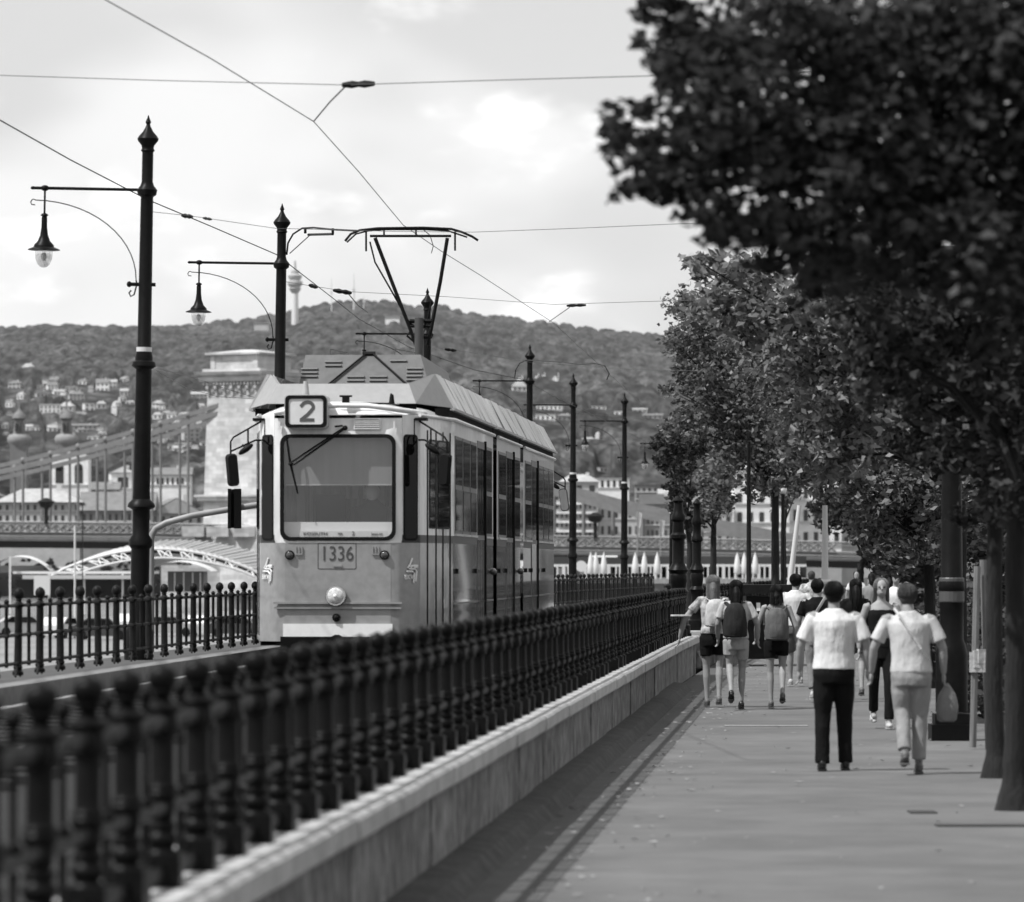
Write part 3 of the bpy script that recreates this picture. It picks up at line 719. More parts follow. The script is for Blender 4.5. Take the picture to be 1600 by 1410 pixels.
# ---- pantograph
pan = MB(); pyv = 10.6
pan.tube([(.02,pyv,3.0),(.02,pyv,3.62)], .06, 12); pan.tube([(.02,pyv,3.62),(.02,pyv,4.42)],.062,12); pm = pan.build('pantograph_mast', mat('mast_grey',.05,.5), tram, 40)
pt_ = MB()
def pq(px,py): # photo point at the pantograph's depth -> tram local
    Yp = TY+pyv; wld = P(px,py,Yp); return tram_inv @ wld
tram_inv = (Matrix.Translation(tram.location) @ Matrix.Rotation(tram.rotation_euler.z,4,'Z')).inverted()
def pl(pts, r, mb, seg=7): mb.tube([pq(*p) for p in pts], r, seg)
mb = MB(); pl([(586,372),(612,440),(640,512),(650,540)], .026, mb); pl([(699,372),(688,440),(674,512),(668,540)], .026, mb)
pl([(578,378),(586,410),(617,464),(626,478)], .012, mb, 5); pl([(640,520),(636,525),(648,535)],.015,mb,5)
pl([(617,464),(640,505),(662,520)], .014, mb, 5); pl([(674,470),(668,500),(655,525)],.012,mb,5); mb.build('pantograph_arm', trub, pm, 40)
mb = MB(); pl([(640,502),(674,502)], .03, mb); pl([(640,510),(674,510)], .02, mb); pl([(648,527),(675,527)], .02, mb); mb.build('pantograph_crossbar', trub, pm)
mb = MB(); pl([(539,377),(548,366),(562,360),(590,357),(660,356),(705,358),(722,363),(738,370),(747,376)], .017, mb)
pl([(542,379),(556,366),(575,361),(600,359),(665,359),(700,361),(730,371)], .012, mb, 5); hd_ = mb.build('pantograph_head', trub, pm)
mb = MB(); pl([(578,369),(705,369)], .018, mb); pl([(572,362),(572,393)], .014, mb); pl([(711,362),(711,392)], .014, mb); pl([(600,358),(600,369)],.013,mb); pl([(650,357),(650,369)],.013,mb)
pl([(660,358),(672,368),(677,385),(674,396)],.006,mb,5); mb.build('collector_spring', trub, hd_)
# bogies and wheels
for vb in (2.8, 9.1, 14.7, 21.8):
    mb = MB(); mb.box((0,vb,.38),(1.7,1.9,.22)); bg_ = mb.build('bogie', tblack, tram)
    for sx in (-.72,.72):
        for dv_ in (-.9,.9):
            mb = MB(); mb.tube([(sx-.06,vb+dv_,.33),(sx+.06,vb+dv_,.33)], .33, 22); mb.build('wheel', iron2, bg_, 40)
# ---------------------------------------------------------------- street lamps / catenary masts
lglass = glassmat('lamp_globe_glass', .85, .05, .35)
def lamp_mesh_parts(root, Ht, arm=1.2, s=1.0, drop=True, detail=True):
    """origin at the foot; Ht = finial tip height; arm points to -x"""
    mb = MB(); z0 = 0
    pr = [(.17,0),(.17,.35),(.13,.42),(.11,.5),(.11,1.3),(.14,1.34),(.14,1.4),(.10,1.46),(.10,Ht*.275),
          (.105,Ht*.278),(.165,Ht*.283),(.155,Ht*.289),(.105,Ht*.297),(.10,Ht*.31),(.094,Ht*.535),(.145,Ht*.541),(.135,Ht*.548),(.105,Ht*.551),(.105,Ht*.558),(.090,Ht*.566),(.090,Ht*.574),(.082,Ht*.576),
          (.074,Ht*.850),(.110,Ht*.854),(.120,Ht*.863),(.080,Ht*.871),(.066,Ht*.878),(.066,Ht*.932),(.082,Ht*.935),(.07,Ht*.939),(.075,Ht*.944),(.12,Ht*.953),(.125,Ht*.957),(.105,Ht*.962),(.06,Ht*.97),(.03,Ht*.979),(.022,Ht*.983),(.034,Ht*.987),(.018,Ht*.993),(.003,Ht)]
    mb.lathe(pr, 20); mb.build('lamp_post', iron, root, 35)
    mb = MB(); mb.lathe([(.0915,Ht*.567),(.0915,Ht*.575)],20); mb.build('pale_band', mat('pale_tape',.5,.6), root)
    za = Ht*.863
    mb = MB(); mb.tube([(-.08,0,za),(-arm-.13,0,za)], .018, 8); mb.ball((-arm-.14,0,za),(.03,.02,.02)); mb.ball((-arm,0,za),(.05,.045,.035))
    mb.build('lamp_arm', iron, root, 40)
    zc = za-.12; pts = []
    for k in range(15):
        t = k/14*math.pi/2; pts.append((-.10-(arm)*math.cos(t)**.9 if k<14 else -.10, 0, zc-1.20+1.14*math.sin(math.pi/2-t) if False else 0))
    pts = [(-.12-(arm-.02)*math.sin(a), 0, zc-.02-1.18*(1-math.cos(a))) for a in [math.pi/2*(1-k/14) for k in range(15)]]
    pts = [(-.11-(arm-.0)*(1-math.sin(a)), 0, (zc-.92)+.90*math.cos(a)) for a in [math.pi/2*k/14 for k in range(15)]]
    sc = [(-arm-.13+.035*math.cos(R(d)), 0, zc-.045+.035*math.sin(R(d))) for d in (-60,-130,180,120,80)]
    mb = MB(); mb.tube(sc+[p for p in pts[::1]], .007, 6)
    zb_ = zc-.97; mb.tube([(-.11,0,zb_+.05),(-.10,0,zb_),(-.13,0,zb_-.12),(-.17,0,zb_-.14),(-.19,0,zb_-.10),(-.165,0,zb_-.07)], .010, 6)
    mb.tube([(.12,0,zb_),(-.18,0,zb_)], .022, 8); mb.ball((-.19,0,zb_),(.03,.03,.035)); mb.build('scroll_brace', iron, root, 50)
    # lantern
    mb = MB(); x = -arm
    mb.tube([(x,0,za),(x,0,za-.30)], .012, 8)
    lp = [(.02,-.32),(.05,-.335),(.06,-.35),(.035,-.365),(.042,-.38),(.045,-.5),(.06,-.60),(.095,-.68),(.15,-.73),(.155,-.755),(.24,-.785),(.245,-.795),(.20,-.80),(.12,-.80)]
    mb.lathe([(r*.78,z*.9) for r,z in lp[::-1]], 24, (x,0,za)); lt = mb.build('lantern', iron, root, 40)
    mb = MB(); gp = [(.004,-1.02),(.05,-1.01),(.095,-.97),(.12,-.91),(.13,-.85),(.128,-.80)]; mb.lathe([(r*.8,z*.9) for r,z in gp], 20, (x,0,za), close=False); mb.build('glass_globe', lglass, lt, 60)
    mb = MB(); mb.ball((x,0,za-.79),(.035,.035,.05)); mb.build('bulb', whitep, lt, 60)
specs = [ # px of the tip, py tip, Y, lean(px per 700)
 (232, 180, 56.4, 13, 'nearest and tallest looking black street lamp, its hanging lantern blurred at the far left'),
 (441, 318, 70.1, 10, 'second black street lamp from the left, rising behind the roof front of the tram'),
 (668, 450, 91.4, 4, 'black street lamp half hidden behind the tram pantograph, lantern just over the roof cooler'),
 (828, 538, 114.6, 3, 'black street lamp rising behind the rear half of the tram roof, no lantern visible'),
 (896, 583, 131.6, 3, 'black street lamp just clear of the tram rear beside its last mirror'),
 (976, 613, 146.0, 2, 'black street lamp standing between the tram rear and the leafy trees')]
lamp0 = None; LAMPS = []
for i,(px,py,Y,ln,lab) in enumerate(specs):
    tip = P(px,py,Y); zg = TR_Z-.05 if i > 0 else TR_Z-.05; Ht = tip.z-zg
    if lamp0 is None:
        root = thing('street_lamp', lab, 'street lamp'); lamp_mesh_parts(root, 6.3); lamp0 = root
    else:
        root = copy_tree(lamp0); root['label'] = lab
    root['group'] = 'lantern lamps along the tram track'
    root.scale = (1,1,Ht/6.3) ; a = math.atan(ln/705)
    root.location = (tip.x-math.sin(a)*Ht, Y, zg); root.rotation_euler = (0,a,R(0)); LAMPS.append((tip,Y))
# a partial seventh lantern seen right of the sixth post
root = copy_tree(lamp0); root['label'] = 'farthest black street lamp, mostly hidden in the foliage right of the sixth post'
tip = P(1062,655,165); zg = TR_Z; root.scale = (1,1,(tip.z-zg)/6.3); root.location = (tip.x,165,zg); root.rotation_euler = (0,0,0)
# ---------------------------------------------------------------- overhead wires
def wire(name, pts, r, lab, cat='overhead wire', m=steel, extra=None):
    r *= .48 if cat == 'overhead wire' else .85; mb = MB(); mb.tube([P(*p) for p in pts], r, 6); o = mb.build(name, m); tag(o, lab, cat, 'overhead lines of the tramway'); return o
def insul(o, p0, p1, r=.03):
    mb = MB(); a,b = P(*p0),P(*p1); mb.tube([a,a.lerp(b,.3),a.lerp(b,.5),a.lerp(b,.7),b],[r*.6,r,r*.7,r,r*.6],8); c = mb.build('insulator', iron, o); return c
w1 = wire('contact_wire', [(60,-70,34),(165,0,38.5),(330,92,44.5),(490,190,51.5),(560,268,57),(630,352,64.5),(690,393,69.5),(750,430,76),(865,505,96),(985,615,135),(1010,640,150)], .011, 'contact wire sloping down from the top left onto the pantograph')
w2 = wire('feeder_cable', [(-120,118,44),(0,188,51),(110,250,57),(230,312,63.5),(330,354,68),(432,398,73),(520,466,85),(560,498,92),(640,543,103),(740,578,110),(826,595,114.5)], .016, 'thick feeder cable strung from the left edge past the first two lamp posts', m=iron)
w3 = wire('span_wire', [(-60,112,48),(0,118,47),(250,126,45),(540,133,43.5),(760,126,42),(1050,118,40),(1300,112,38)], .009, 'span wire crossing high over everything near the top edge')
insul(w3,(535,133,43.5),(585,131,43.4),.035)
mb = MB(); mb.tube([P(490,190,51.5),P(515,160,47),P(540,135,43.5)],.008,5); mb.build('wire_hanger', steel, w3)
w4 = wire('span_wire', [(236,331,56.4),(300,338,58),(430,357,64),(620,362,63.5),(740,363,63),(900,357,61),(1060,350,60),(1300,345,58)], .008, 'span wire from the first lamp post towards the trees behind the pantograph')
insul(w4,(285,337,58),(300,339,58.4)); insul(w4,(318,341,59),(330,343,59.4),.02)
w5 = wire('pull_off_bracket', [(448,398,70.1),(450,380,70),(458,366,70),(472,357,69.8),(490,356,69),(520,359,67),(560,361,65)], .016, 'curved pull off bracket arching right from the second lamp post', 'wire bracket', iron)
mb = MB(); mb.tube([P(453,396,70.1),P(485,367,69)],.008,5); mb.build('bracket_stay', steel, w5); mb = MB(); mb.tube([P(482,367,69),P(520,366,67)],.02,6); mb.build('bracket_clip', iron, w5)
for x in (477,520): mb = MB(); mb.tube([P(x,357,69),P(x,365,69)],.022,6); mb.build('bracket_clip', iron, w5)
w6 = wire('span_wire', [(443,440,70.1),(480,446,72),(545,456,74),(700,464,74),(865,476,73),(1055,470,72),(1300,466,70)], .008, 'span wire leaving the second lamp post and crossing behind the pantograph')
insul(w6,(484,446,72),(495,449,72.4),.035); insul(w6,(522,454,73.6),(548,458,74),.04)
mb = MB(); mb.tube([P(545,460,74),P(560,478,80),P(574,488,86)],.009,5); mb.build('wire_hanger', steel, w6)
mb = MB(); mb.tube([P(858,503,95),P(888,482,85),P(893,477,73)],.008,5); mb.build('wire_hanger', steel, w6); insul(w6,(886,478,73),(915,477,72.8),.025)
w7 = wire('span_wire', [(674,543,91.4),(700,546,93),(750,553,96),(826,566,100),(900,572,100),(1000,578,99),(1100,580,98)], .009, 'span wire leaving the third lamp post below the hill')
insul(w7,(696,546,92.7),(712,548,93),.035)
w8 = wire('pull_off_bracket', [(804,592,114.6),(806,578,114.5),(812,568,114),(824,563,113.6),(880,566,108),(905,570,106),(930,568,104),(945,572,103),(952,584,103),(948,594,103)], .014, 'looped pull off bracket at the fourth lamp post', 'wire bracket', iron)
w9 = wire('tension_cable', [(224,570,56.4),(300,590,62),(360,610,66),(400,622,68)], .007, 'thin slack cable sloping from the first lamp post towards the tram roof')
w10 = wire('tension_cable', [(236,574,56.4),(290,606,60),(340,620,64),(405,624,68)], .007, 'lower thin slack cable from the first lamp post beside the stone tower')
w11 = wire('feeder_cable', [(826,598,114.6),(870,622,124),(930,650,140),(1010,690,160)], .014, 'feeder cable continuing from the fourth lamp post towards the trees', m=iron)
w12 = wire('span_wire', [(900,645,131.6),(930,648,135),(1010,655,140),(1100,660,140)], .008, 'lowest span wire leaving the fifth lamp post')
# grey pole with long outreach arm behind the left fence + black signal board
sg = thing('signal_pole', 'grey bent tube pole reaching right behind the tram with black signal boards', 'signal pole', (0,0,0))
mb = MB(); Yq = 62
gm = mat('galvanised_grey', .22, .5, var=.15, scale=6)
mb.tube([P(236,1000,Yq)+Vector((0,0,-.25)),P(236,850,Yq),P(237,836,Yq),P(243,826,Yq),P(260,817,Yq),P(300,806,Yq),P(360,796,Yq),P(420,786,Yq)], .042, 10); mb.build('pole', gm, sg, 40)
mb = MB()
for x0,x1 in ((356,361),(366,377)): mb.box(P((x0+x1)/2,795,Yq-.15),((x1-x0)*Yq/F,.05,62*Yq/F))
mb.box(P(363,795,Yq-.08),(.05,.06,.5)); mb.build('signal_board', tblack, sg)
# ---------------------------------------------------------------- ornate posts at the wall end
def ornate(name, px, Y, zbase, ztop, r, lab):
    t = thing(name, lab, 'lamp post', (0,0,0)); x = (px-CX)*Y/F
    h = ztop-zbase
    mb = MB(); k = r/.15
    prof = [(.20,0),(.20,.18),(.17,.2),(.15,.3),(.17,.34),(.20,.36),(.20,.42),(.15,.46),(.13,.6),(.15,.72),(.17,.74),(.12,.80),(.14,.9),(.15,1.0),(.13,1.04),(.17,1.1),(.13,1.16),(.10,1.22),(.10,1.6),(.135,1.63),(.135,1.68),(.10,1.72),(.09,1.9),(.12,1.94),(.12,2.0),(.085,2.05),(.07,h-.12),(.1,h-.08),(.02,h)]
    mb.lathe([(a*k,b) for a,b in prof], 18, (x,Y,zbase)); mb.build('post_shaft', iron, t, 35)
    mb = MB(); mb.box((x,Y,zbase-.02),(.42*k,.42*k,.14)); mb.build('post_plinth', iron, t)
    return t
ornate('ornate_lamp_post', 1060, 79.8, WZ0, 3.0, .15, 'thick ornate black lamp post at the near end of the balustrade')
ornate('ornate_lamp_post', 1089, 87.0, WZ0, 3.05, .12, 'ornate black lamp post just behind the blonde woman')
# slender poles among the far trees
def slim(px, py0, py1, Y, r, lab, dx=0, m=iron, cat='pole', globe=False):
    t = thing('slim_pole', lab, cat, (0,0,0)); a = P(px,py0,Y); b = P(px+dx,py1,Y); 
    mb = MB(); mb.tube([b,b.lerp(a,.25),b.lerp(a,.3),b.lerp(a,.31),a],[r*1.6,r*1.5,r*1.5,r,r*.7],10); mb.build('pole_shaft', m, t, 40)
    mb = MB(); mb.lathe([(r*2.2,-.06),(r*2.2,.0),(r*1.2,.05)],10,tuple(b.lerp(a,.3))); mb.build('pole_collar', m, t)
    if globe:
        mb = MB(); mb.ball(a,(.10,.10,.12)); mb.build('lamp_globe', whitep, t, 60)
    return t
slim(1051,798,965,118,.10,'slim pole topped by a small white globe, just left of the ornate lamp post', globe=True)
slim(1170,690,1010,100,.055,'slim black pole standing clear between the small tree and the leaning pale pole')
slim(1208,770,990,112,.05,'slim black pole behind the dark haired woman with the grey bag')
slim(1223,765,1000,118,.055,'blurred slim pole immediately left of the leaning pale pole', globe=True)
slim(1249,790,1005,105,.07,'pale leaning pole rising behind the walkers', dx=-26, m=mat('pale_pole',.5,.6), cat='leaning pole')
slim(1289,790,960,110,.085,'pale upright pole with a bent top behind the walkers', m=MATS['pale_pole'])
# big dark column on square plinth, right
bc = thing('dark_column', 'broad black cast iron column on a square plinth beside the walker in beige', 'column', (0,0,0))
Yc = 50.5; xc = (1487-CX)*Yc/F
mb = MB(); mb.lathe([(.17,.30),(.17,.9),(.15,1.0),(.125,1.06),(.125,1.55),(.14,1.58),(.14,1.66),(.115,1.7),(.105,3.0),(.13,3.02),(.10,3.1),(.09,4.2),(.02,4.4)],20,(xc,Yc,0)); mb.build('column_shaft', iron, bc, 35)
mb = MB(); mb.box((xc,Yc,.085),(.46,.46,.17)); mb.box((xc,Yc,.22),(.38,.38,.12)); mb.build('column_plinth', iron, bc)
mb = MB(); mb.lathe([(.127,1.45),(.133,1.46),(.133,1.70),(.127,1.71)],20,(xc,Yc,0)); mb.build('grey_notice_band', mat('band_grey',.06,.5), bc)
# wooden stakes round a young trunk, with a pale paper tied on
stm = mat('raw_stake_wood', .14, .85, var=.35, scale=5, stretch=(6,6,.6))
Yk = 48.0
for (x0,x1,y0,y1,lab) in ((1527,1520,885,1168,'left wooden tree stake behind the beige walker'),(1536,1545,875,1172,'middle wooden tree stake with pale paper tied to it'),(1549,1553,880,1178,'right wooden tree stake closest to the dark trunk')):
    a = P(x0,y0,Yk+(x0-1536)*.01); b = P(x1,y1,Yk+(x0-1536)*.01); b.z = min(b.z,.05)
    o = MB().tube([b,a],.035,8).build('tree_stake', stm, None, 40); tag(o, lab, 'stake')
mb = MB(); c = P(1530,1035,Yk-.12)
for k in range(3): mb.box(c+Vector((.02*k,0,.03*k)),(.19-.03*k,.05,.20-.03*k), rz=.2*k)
o = mb.build('paper_wrap', mat('pale_paper',.4,.8,bump=.8,bscale=12)); tag(o,'crumpled pale paper wrap on the wooden stakes','paper')
# dark litter box behind the women
lb = thing('litter_box', 'dark flat lidded box with small white notice behind the women', 'box', (0,0,0))
Yb = 88
def pxb(mb, x0,x1,y0,y1,Y,d): mb.box(P((x0+x1)/2,(y0+y1)/2,Y)+Vector((0,d/2,0)),((x1-x0)*Y/F,d,(y1-y0)*Y/F)); return mb
pxb(MB(),1166,1240,932,1030,Yb,1.2).build('box_body', iron, lb)
pxb(MB(),1160,1246,914,928,Yb-.1,1.4).build('box_lid', iron2, lb)
pxb(MB(),1182,1188,942,955,Yb-.02,.02).build('white_notice', whitep, lb)
# ---------------------------------------------------------------- wooded hills across the river
HX = [-900,-400,0,100,200,300,380,430,480,540,600,640,700,800,900,1000,1060,1200,1600,2400]
HR = [528,522,519,515,518,516,509,501,488,481,479,486,491,505,520,529,541,562,600,640]
def ridge(px): return np.interp(px, HX, HR)
def smooth_noise(x, y, s, seed):
    r = np.random.default_rng(seed); T = r.random((257,257))
    u = (x/s)%256; v = (y/s)%256; i = u.astype(int); j = v.astype(int); fu = u-i; fv = v-j
    fu = fu*fu*(3-2*fu); fv = fv*fv*(3-2*fv)
    return (T[i,j]*(1-fu)+T[i+1,j]*fu)*(1-fv)+(T[i,j+1]*(1-fu)+T[i+1,j+1]*fu)*fv
Y0H, Y1H = 1250.0, 7500.0
def hill_z(px, Y):
    """bare ground height"""
    px = np.asarray(px, float); Y = np.asarray(Y, float)
    t = np.clip((Y-Y0H)/(Y1H-Y0H), 0, 1.3); x = (px-CX)*Y/F
    g = np.minimum(t,1)**.56
    yi = 868+(ridge(px)-868)*g
    z = EYE+(HY-yi)*Y/F
    amp = np.clip(t*8,0,1)*np.clip((1.0-t)*6,0.0,1)
    z = z+amp*(smooth_noise(x+5000,Y,420,1)-.5)*34*(.4+t)+amp*(smooth_noise(x+9000,Y,150,2)-.5)*12
    z = np.where(t > 1, z-(t-1)*900, z)
    return z
def bumps(x, y, cx, cy, seed, h):
    """rounded crowns: height field of hemispheres on a jittered grid"""
    r = np.random.default_rng(seed); n = 512
    jx = r.random((n,n)); jy = r.random((n,n)); rr = r.random((n,n))
    u = x/cx; v = y/cy; iu = np.floor(u).astype(int); iv = np.floor(v).astype(int); out = np.zeros_like(u)
    for du in (-1,0,1):
        for dv in (-1,0,1):
            a = (iu+du)%n; b = (iv+dv)%n
            dx = u-(iu+du+.15+.7*jx[a,b]); dy = v-(iv+dv+.15+.7*jy[a,b])
            rad = .45+.40*rr[a,b]; d2 = (dx*dx+dy*dy)/(rad*rad)
            out = np.maximum(out, np.sqrt(np.clip(1-d2,0,1))*(.45+.75*rr[a,b]))
    return out*h
pxs = np.arange(-420, 1700, 2.0)
def make_hill():
    tt = np.concatenate([np.linspace(0,.12,190,endpoint=False)**1, np.linspace(.12,.45,210,endpoint=False), np.linspace(.45,1.0,190), [1.02,1.08,1.2]])
    Yr = Y0H+(Y1H-Y0H)*tt
    PX,YY = np.meshgrid(pxs, Yr); X = (PX-CX)*YY/F
    z = hill_z(PX, YY)
    wood = np.clip((smooth_noise(X+3000,YY,170,5)-.22)*5, 0, 1); wood = np.where(YY > 4200, np.maximum(wood,.75), wood)
    clear = np.ones_like(X)
    for hx,hy,hw_ in HOUSES:
        j0 = np.searchsorted(Yr, hy-280); j1 = np.searchsorted(Yr, hy+30)
        if j1 <= j0: continue
        sub = X[j0:j1]; near = np.clip((np.abs(sub-hx*YY[j0:j1]/hy)/(hw_*.75)-1)*1.5, .06, 1)
        clear[j0:j1] = np.minimum(clear[j0:j1], near)
    wood = wood*clear
    z += (bumps(X, YY, 11, 26, 3, 9)*.6+bumps(X*1.02+40, YY, 19, 44, 4, 13)*.6)*wood*np.clip((YY-1300)/500,0,1)
    V = np.stack([X,YY,z],-1).reshape(-1,3); nr, nc = X.shape
    idx = np.arange(nr*nc).reshape(nr,nc)
    Fq = np.stack([idx[:-1,:-1],idx[:-1,1:],idx[1:,1:],idx[1:,:-1]],-1).reshape(-1,4)
    m = bpy.data.materials.new('hill_woodland'); m.use_nodes = True; N = m.node_tree.nodes; L = m.node_tree.links
    b = N['Principled BSDF']; b.inputs['Roughness'].default_value = .95; b.inputs['Specular IOR Level'].default_value = .05
    g = N.new('ShaderNodeNewGeometry')
    def nn(scale, stretch, lo, hi, a, bb, det=4):
        mp = N.new('ShaderNodeMapping'); mp.inputs['Scale'].default_value = stretch; L.new(g.outputs['Position'], mp.inputs[0])
        n = N.new('ShaderNodeTexNoise'); n.inputs['Scale'].default_value = scale; n.inputs['Detail'].default_value = det; L.new(mp.outputs[0], n.inputs['Vector'])
        r = N.new('ShaderNodeMapRange'); r.inputs['From Min'].default_value = lo; r.inputs['From Max'].default_value = hi; r.inputs['To Min'].default_value = a; r.inputs['To Max'].default_value = bb
        L.new(n.outputs['Fac'], r.inputs['Value']); return r.outputs[0]
    a1 = nn(.09,(1,.4,1),.38,.66,.30,1.9,5); a2 = nn(.012,(1,.5,1),.35,.65,.45,1.5); a3 = nn(.35,(1,.4,1),.35,.65,.6,1.4,3)
    m1 = N.new('ShaderNodeMath'); m1.operation = 'MULTIPLY'; L.new(a1,m1.inputs[0]); L.new(a2,m1.inputs[1])
    m2 = N.new('ShaderNodeMath'); m2.operation = 'MULTIPLY'; L.new(m1.outputs[0],m2.inputs[0]); L.new(a3,m2.inputs[1])
    m3 = N.new('ShaderNodeMath'); m3.operation = 'MULTIPLY'; L.new(m2.outputs[0],m3.inputs[0]); m3.inputs[1].default_value = .038
    cc = N.new('ShaderNodeCombineColor'); 
    for i in range(3): L.new(m3.outputs[0], cc.inputs[i])
    L.new(cc.outputs[0], b.inputs['Base Color'])
    me = npmesh('hills', V, Fq, m, True); o = bpy.data.objects.new('hills', me); COL.objects.link(o); o['kind'] = 'structure'
HOUSES = []
def on_hill(px, py):
    Ys = np.linspace(Y0H+5, Y1H, 900); zz = hill_z(np.full(900,px), Ys); yi = HY-(zz-EYE)*F/Ys
    k = np.argmax(yi <= py)
    if yi.min() > py: k = 899
    return float(Ys[k]), float(zz[k])
# ---- towers on the ridge
def mast(name, px, y0, y1, Y, w, lab, cat, pod=False):
    t = thing(name, lab, cat, (0,0,0)); a = P(px,y1,Y); b = P(px,y0,Y); k = Y/F; 
    whitish = mat('mast_white', .6, .6)
    if pod:
        H = b.z-a.z; mb = MB(); mb.lathe([(5.2*w,-12),(5.0*w,H*.30),(4.6*w,H*.55)],14,tuple(a)); mb.build('tower_shaft', whitish, t, 40)
        mb = MB(); mb.lathe([(4*w,H*.52),(9*w,H*.60),(7*w,H*.62),(11*w,H*.66),(11*w,H*.70),(7*w,H*.72),(10*w,H*.76),(10*w,H*.79),(6*w,H*.81),(6*w,H*.86),(2*w,H*.87)],16,tuple(a)); mb.build('observation_pod', mat('pod_grey',.35,.6), t, 40)
        mb = MB(); mb.lathe([(2*w,H*.87),(1.2*w,H),(.2,H+1)],8,tuple(a)); mb.build('antenna', mat('pod_grey',.35,.6), t)
    else:
        mb = MB(); mb.tube([a-Vector((0,0,10)),a.lerp(b,.55),b],[w,w*.8,w*.3],6); mb.build('mast_lattice', whitish, t)
        mb = MB(); mb.box(a.lerp(b,.55),(w*4,w*4,2)); mb.build('mast_platform', MATS['mast_white'], t)
mast('television_tower', 461, 408, 516, 6900, 1, 'pale concrete television tower with round pod on the ridge behind the second lamp post', 'tower', True)
mast('radio_mast', 518, 434, 484, 7300, 1.0, 'thin radio mast on the hilltop, left one of the pair', 'mast')
mast('radio_mast', 553, 428, 482, 7300, 1.5, 'tallest thin radio mast on the hilltop with a platform halfway', 'mast')
mast('radio_mast', 568.5, 462, 482, 7300, 1.0, 'short stubby mast on the hilltop right of the tallest mast', 'mast')
# ---------------------------------------------------------------- houses
tones = {'white': mat('render_white', .78, .8, var=.12, scale=.2, dirt=.12), 'pale': mat('render_pale', .42, .85, var=.12, scale=.2, dirt=.12), 'grey': mat('render_grey', .24, .85, var=.15, scale=.2, dirt=.15)}
rtones = {'dark': mat('roof_dark_tile', .06, .85, var=.25, scale=.6), 'mid': mat('roof_mid_tile', .15, .85, var=.2, scale=.6), 'light': mat('roof_light_tile', .33, .8, var=.2, scale=.6)}
hwin = mat('far_window', .02, .3); sillm = mat('far_trim', .55, .8)
def house(px, py, wpx, hpx, roof='gable', tone='pale', rt='mid', rz=None, lab=None, cat='house', group=None, Y=None, depth=None, storeys=None, cols=None, rh=None, base_ext=8, balcony=False, arched=False, name='house', chim=True):
    if Y is None: Y, zz = on_hill(px, py)
    k = Y/F; W = wpx*k; H = hpx*k; D = depth or max(8, W*.7)
    base = P(px, py, Y); HOUSES.append((base.x, Y, W)); rz = RNG.uniform(-.35,.35) if rz is None else rz
    t = thing(name, lab, cat, tuple(base), rz, group)
    mb = MB(); mb.box((0,D/2,(H-base_ext)/2),(W,D,H+base_ext)); mb.build('wall', tones[tone], t)
    RH = (rh*k if rh else H*.45)
    mb = MB(); ov = .05*W
    if roof == 'flat': mb.box((0,D/2,H+RH*.1),(W+ov,D+ov,RH*.2)); 
    elif roof == 'hip':
        a=W/2+ov; q = min(a*.6, D/2)
        mb.add([(-a,-ov,H),(a,-ov,H),(a,D+ov,H),(-a,D+ov,H),(-a+q,D/2,H+RH),(a-q,D/2,H+RH)],[(0,1,5,4),(1,2,5),(2,3,4,5),(3,0,4),(3,2,1,0)])
    elif roof == 'gable':
        a=W/2+ov; mb.add([(-a,-ov,H),(a,-ov,H),(a,D+ov,H),(-a,D+ov,H),(-a,D/2,H+RH),(a,D/2,H+RH)],[(0,1,5,4),(1,2,5),(2,3,4,5),(3,0,4),(3,2,1,0)])
    elif roof == 'front':   # gable end facing the river
        a=W/2+ov; mb.add([(-a,-ov,H),(a,-ov,H),(0,-ov,H+RH),(-a,D+ov,H),(a,D+ov,H),(0,D+ov,H+RH)],[(0,1,2),(5,4,3),(1,4,5,2),(0,2,5,3),(0,3,4,1)])
    elif roof == 'mansard':
        a=W/2; q=RH*.5; mb.add([(-a,0,H),(a,0,H),(a,D,H),(-a,D,H),(-a+q,q,H+RH),(a-q,q,H+RH),(a-q,D-q,H+RH),(-a+q,D-q,H+RH)],[(0,1,5,4),(1,2,6,5),(2,3,7,6),(3,0,4,7),(4,5,6,7),(3,2,1,0)])
    rf = mb.build('roof', rtones[rt] if roof != 'front' else rtones[rt], t)
    if roof == 'front':
        mb = MB(); a=W/2; mb.add([(-a,-ov-.15,H-.1),(a,-ov-.15,H-.1),(0,-ov-.15,H+RH*.93)],[(0,1,2)]); mb.build('gable_wall', tones[tone], t)
    if chim and roof != 'flat' and W > 6:
        mb = MB(); mb.box((W*.22,D*.45,H+RH*.8),(max(.9,W*.06),1,RH*.9)); mb.build('chimney', sillm, rf)
    st = storeys or max(1, int(round(H/3.4))); nc = cols or max(2, int(W/3.2)); nc = min(nc, 16); st = min(st,6)
    if wpx >= 9:
        for s_ in range(st):
            for c_ in range(nc):
                ww = W/nc*.42; wh = H/st*.5; x = -W/2+W*(c_+.5)/nc; z = H*(s_+.5)/st
                mb = MB(); mb.box((x,-.03,z),(ww,.12,wh))
                if arched: mb.tube([(x,-.09,z+wh/2),(x,.03,z+wh/2)], ww/2, 12)
                mb.build('window', hwin, t)
        if st*nc <= 40 and wpx > 22:
            for s_ in range(st):
                mb = MB(); mb.box((0,-.12,H*(s_)/st+H/st*.2),(W*1.005,.26,max(.25,H*.02))); mb.build('string_course', sillm, t)
    if balcony:
        for s_ in range(1,st+1):
            mb = MB(); mb.box((0,-.9,H*s_/st-H/st*.18),(W*.96,1.8,H/st*.26)); mb.build('balcony', tones['white'], t)
    return t
G1 = 'houses scattered on the wooded hillside'
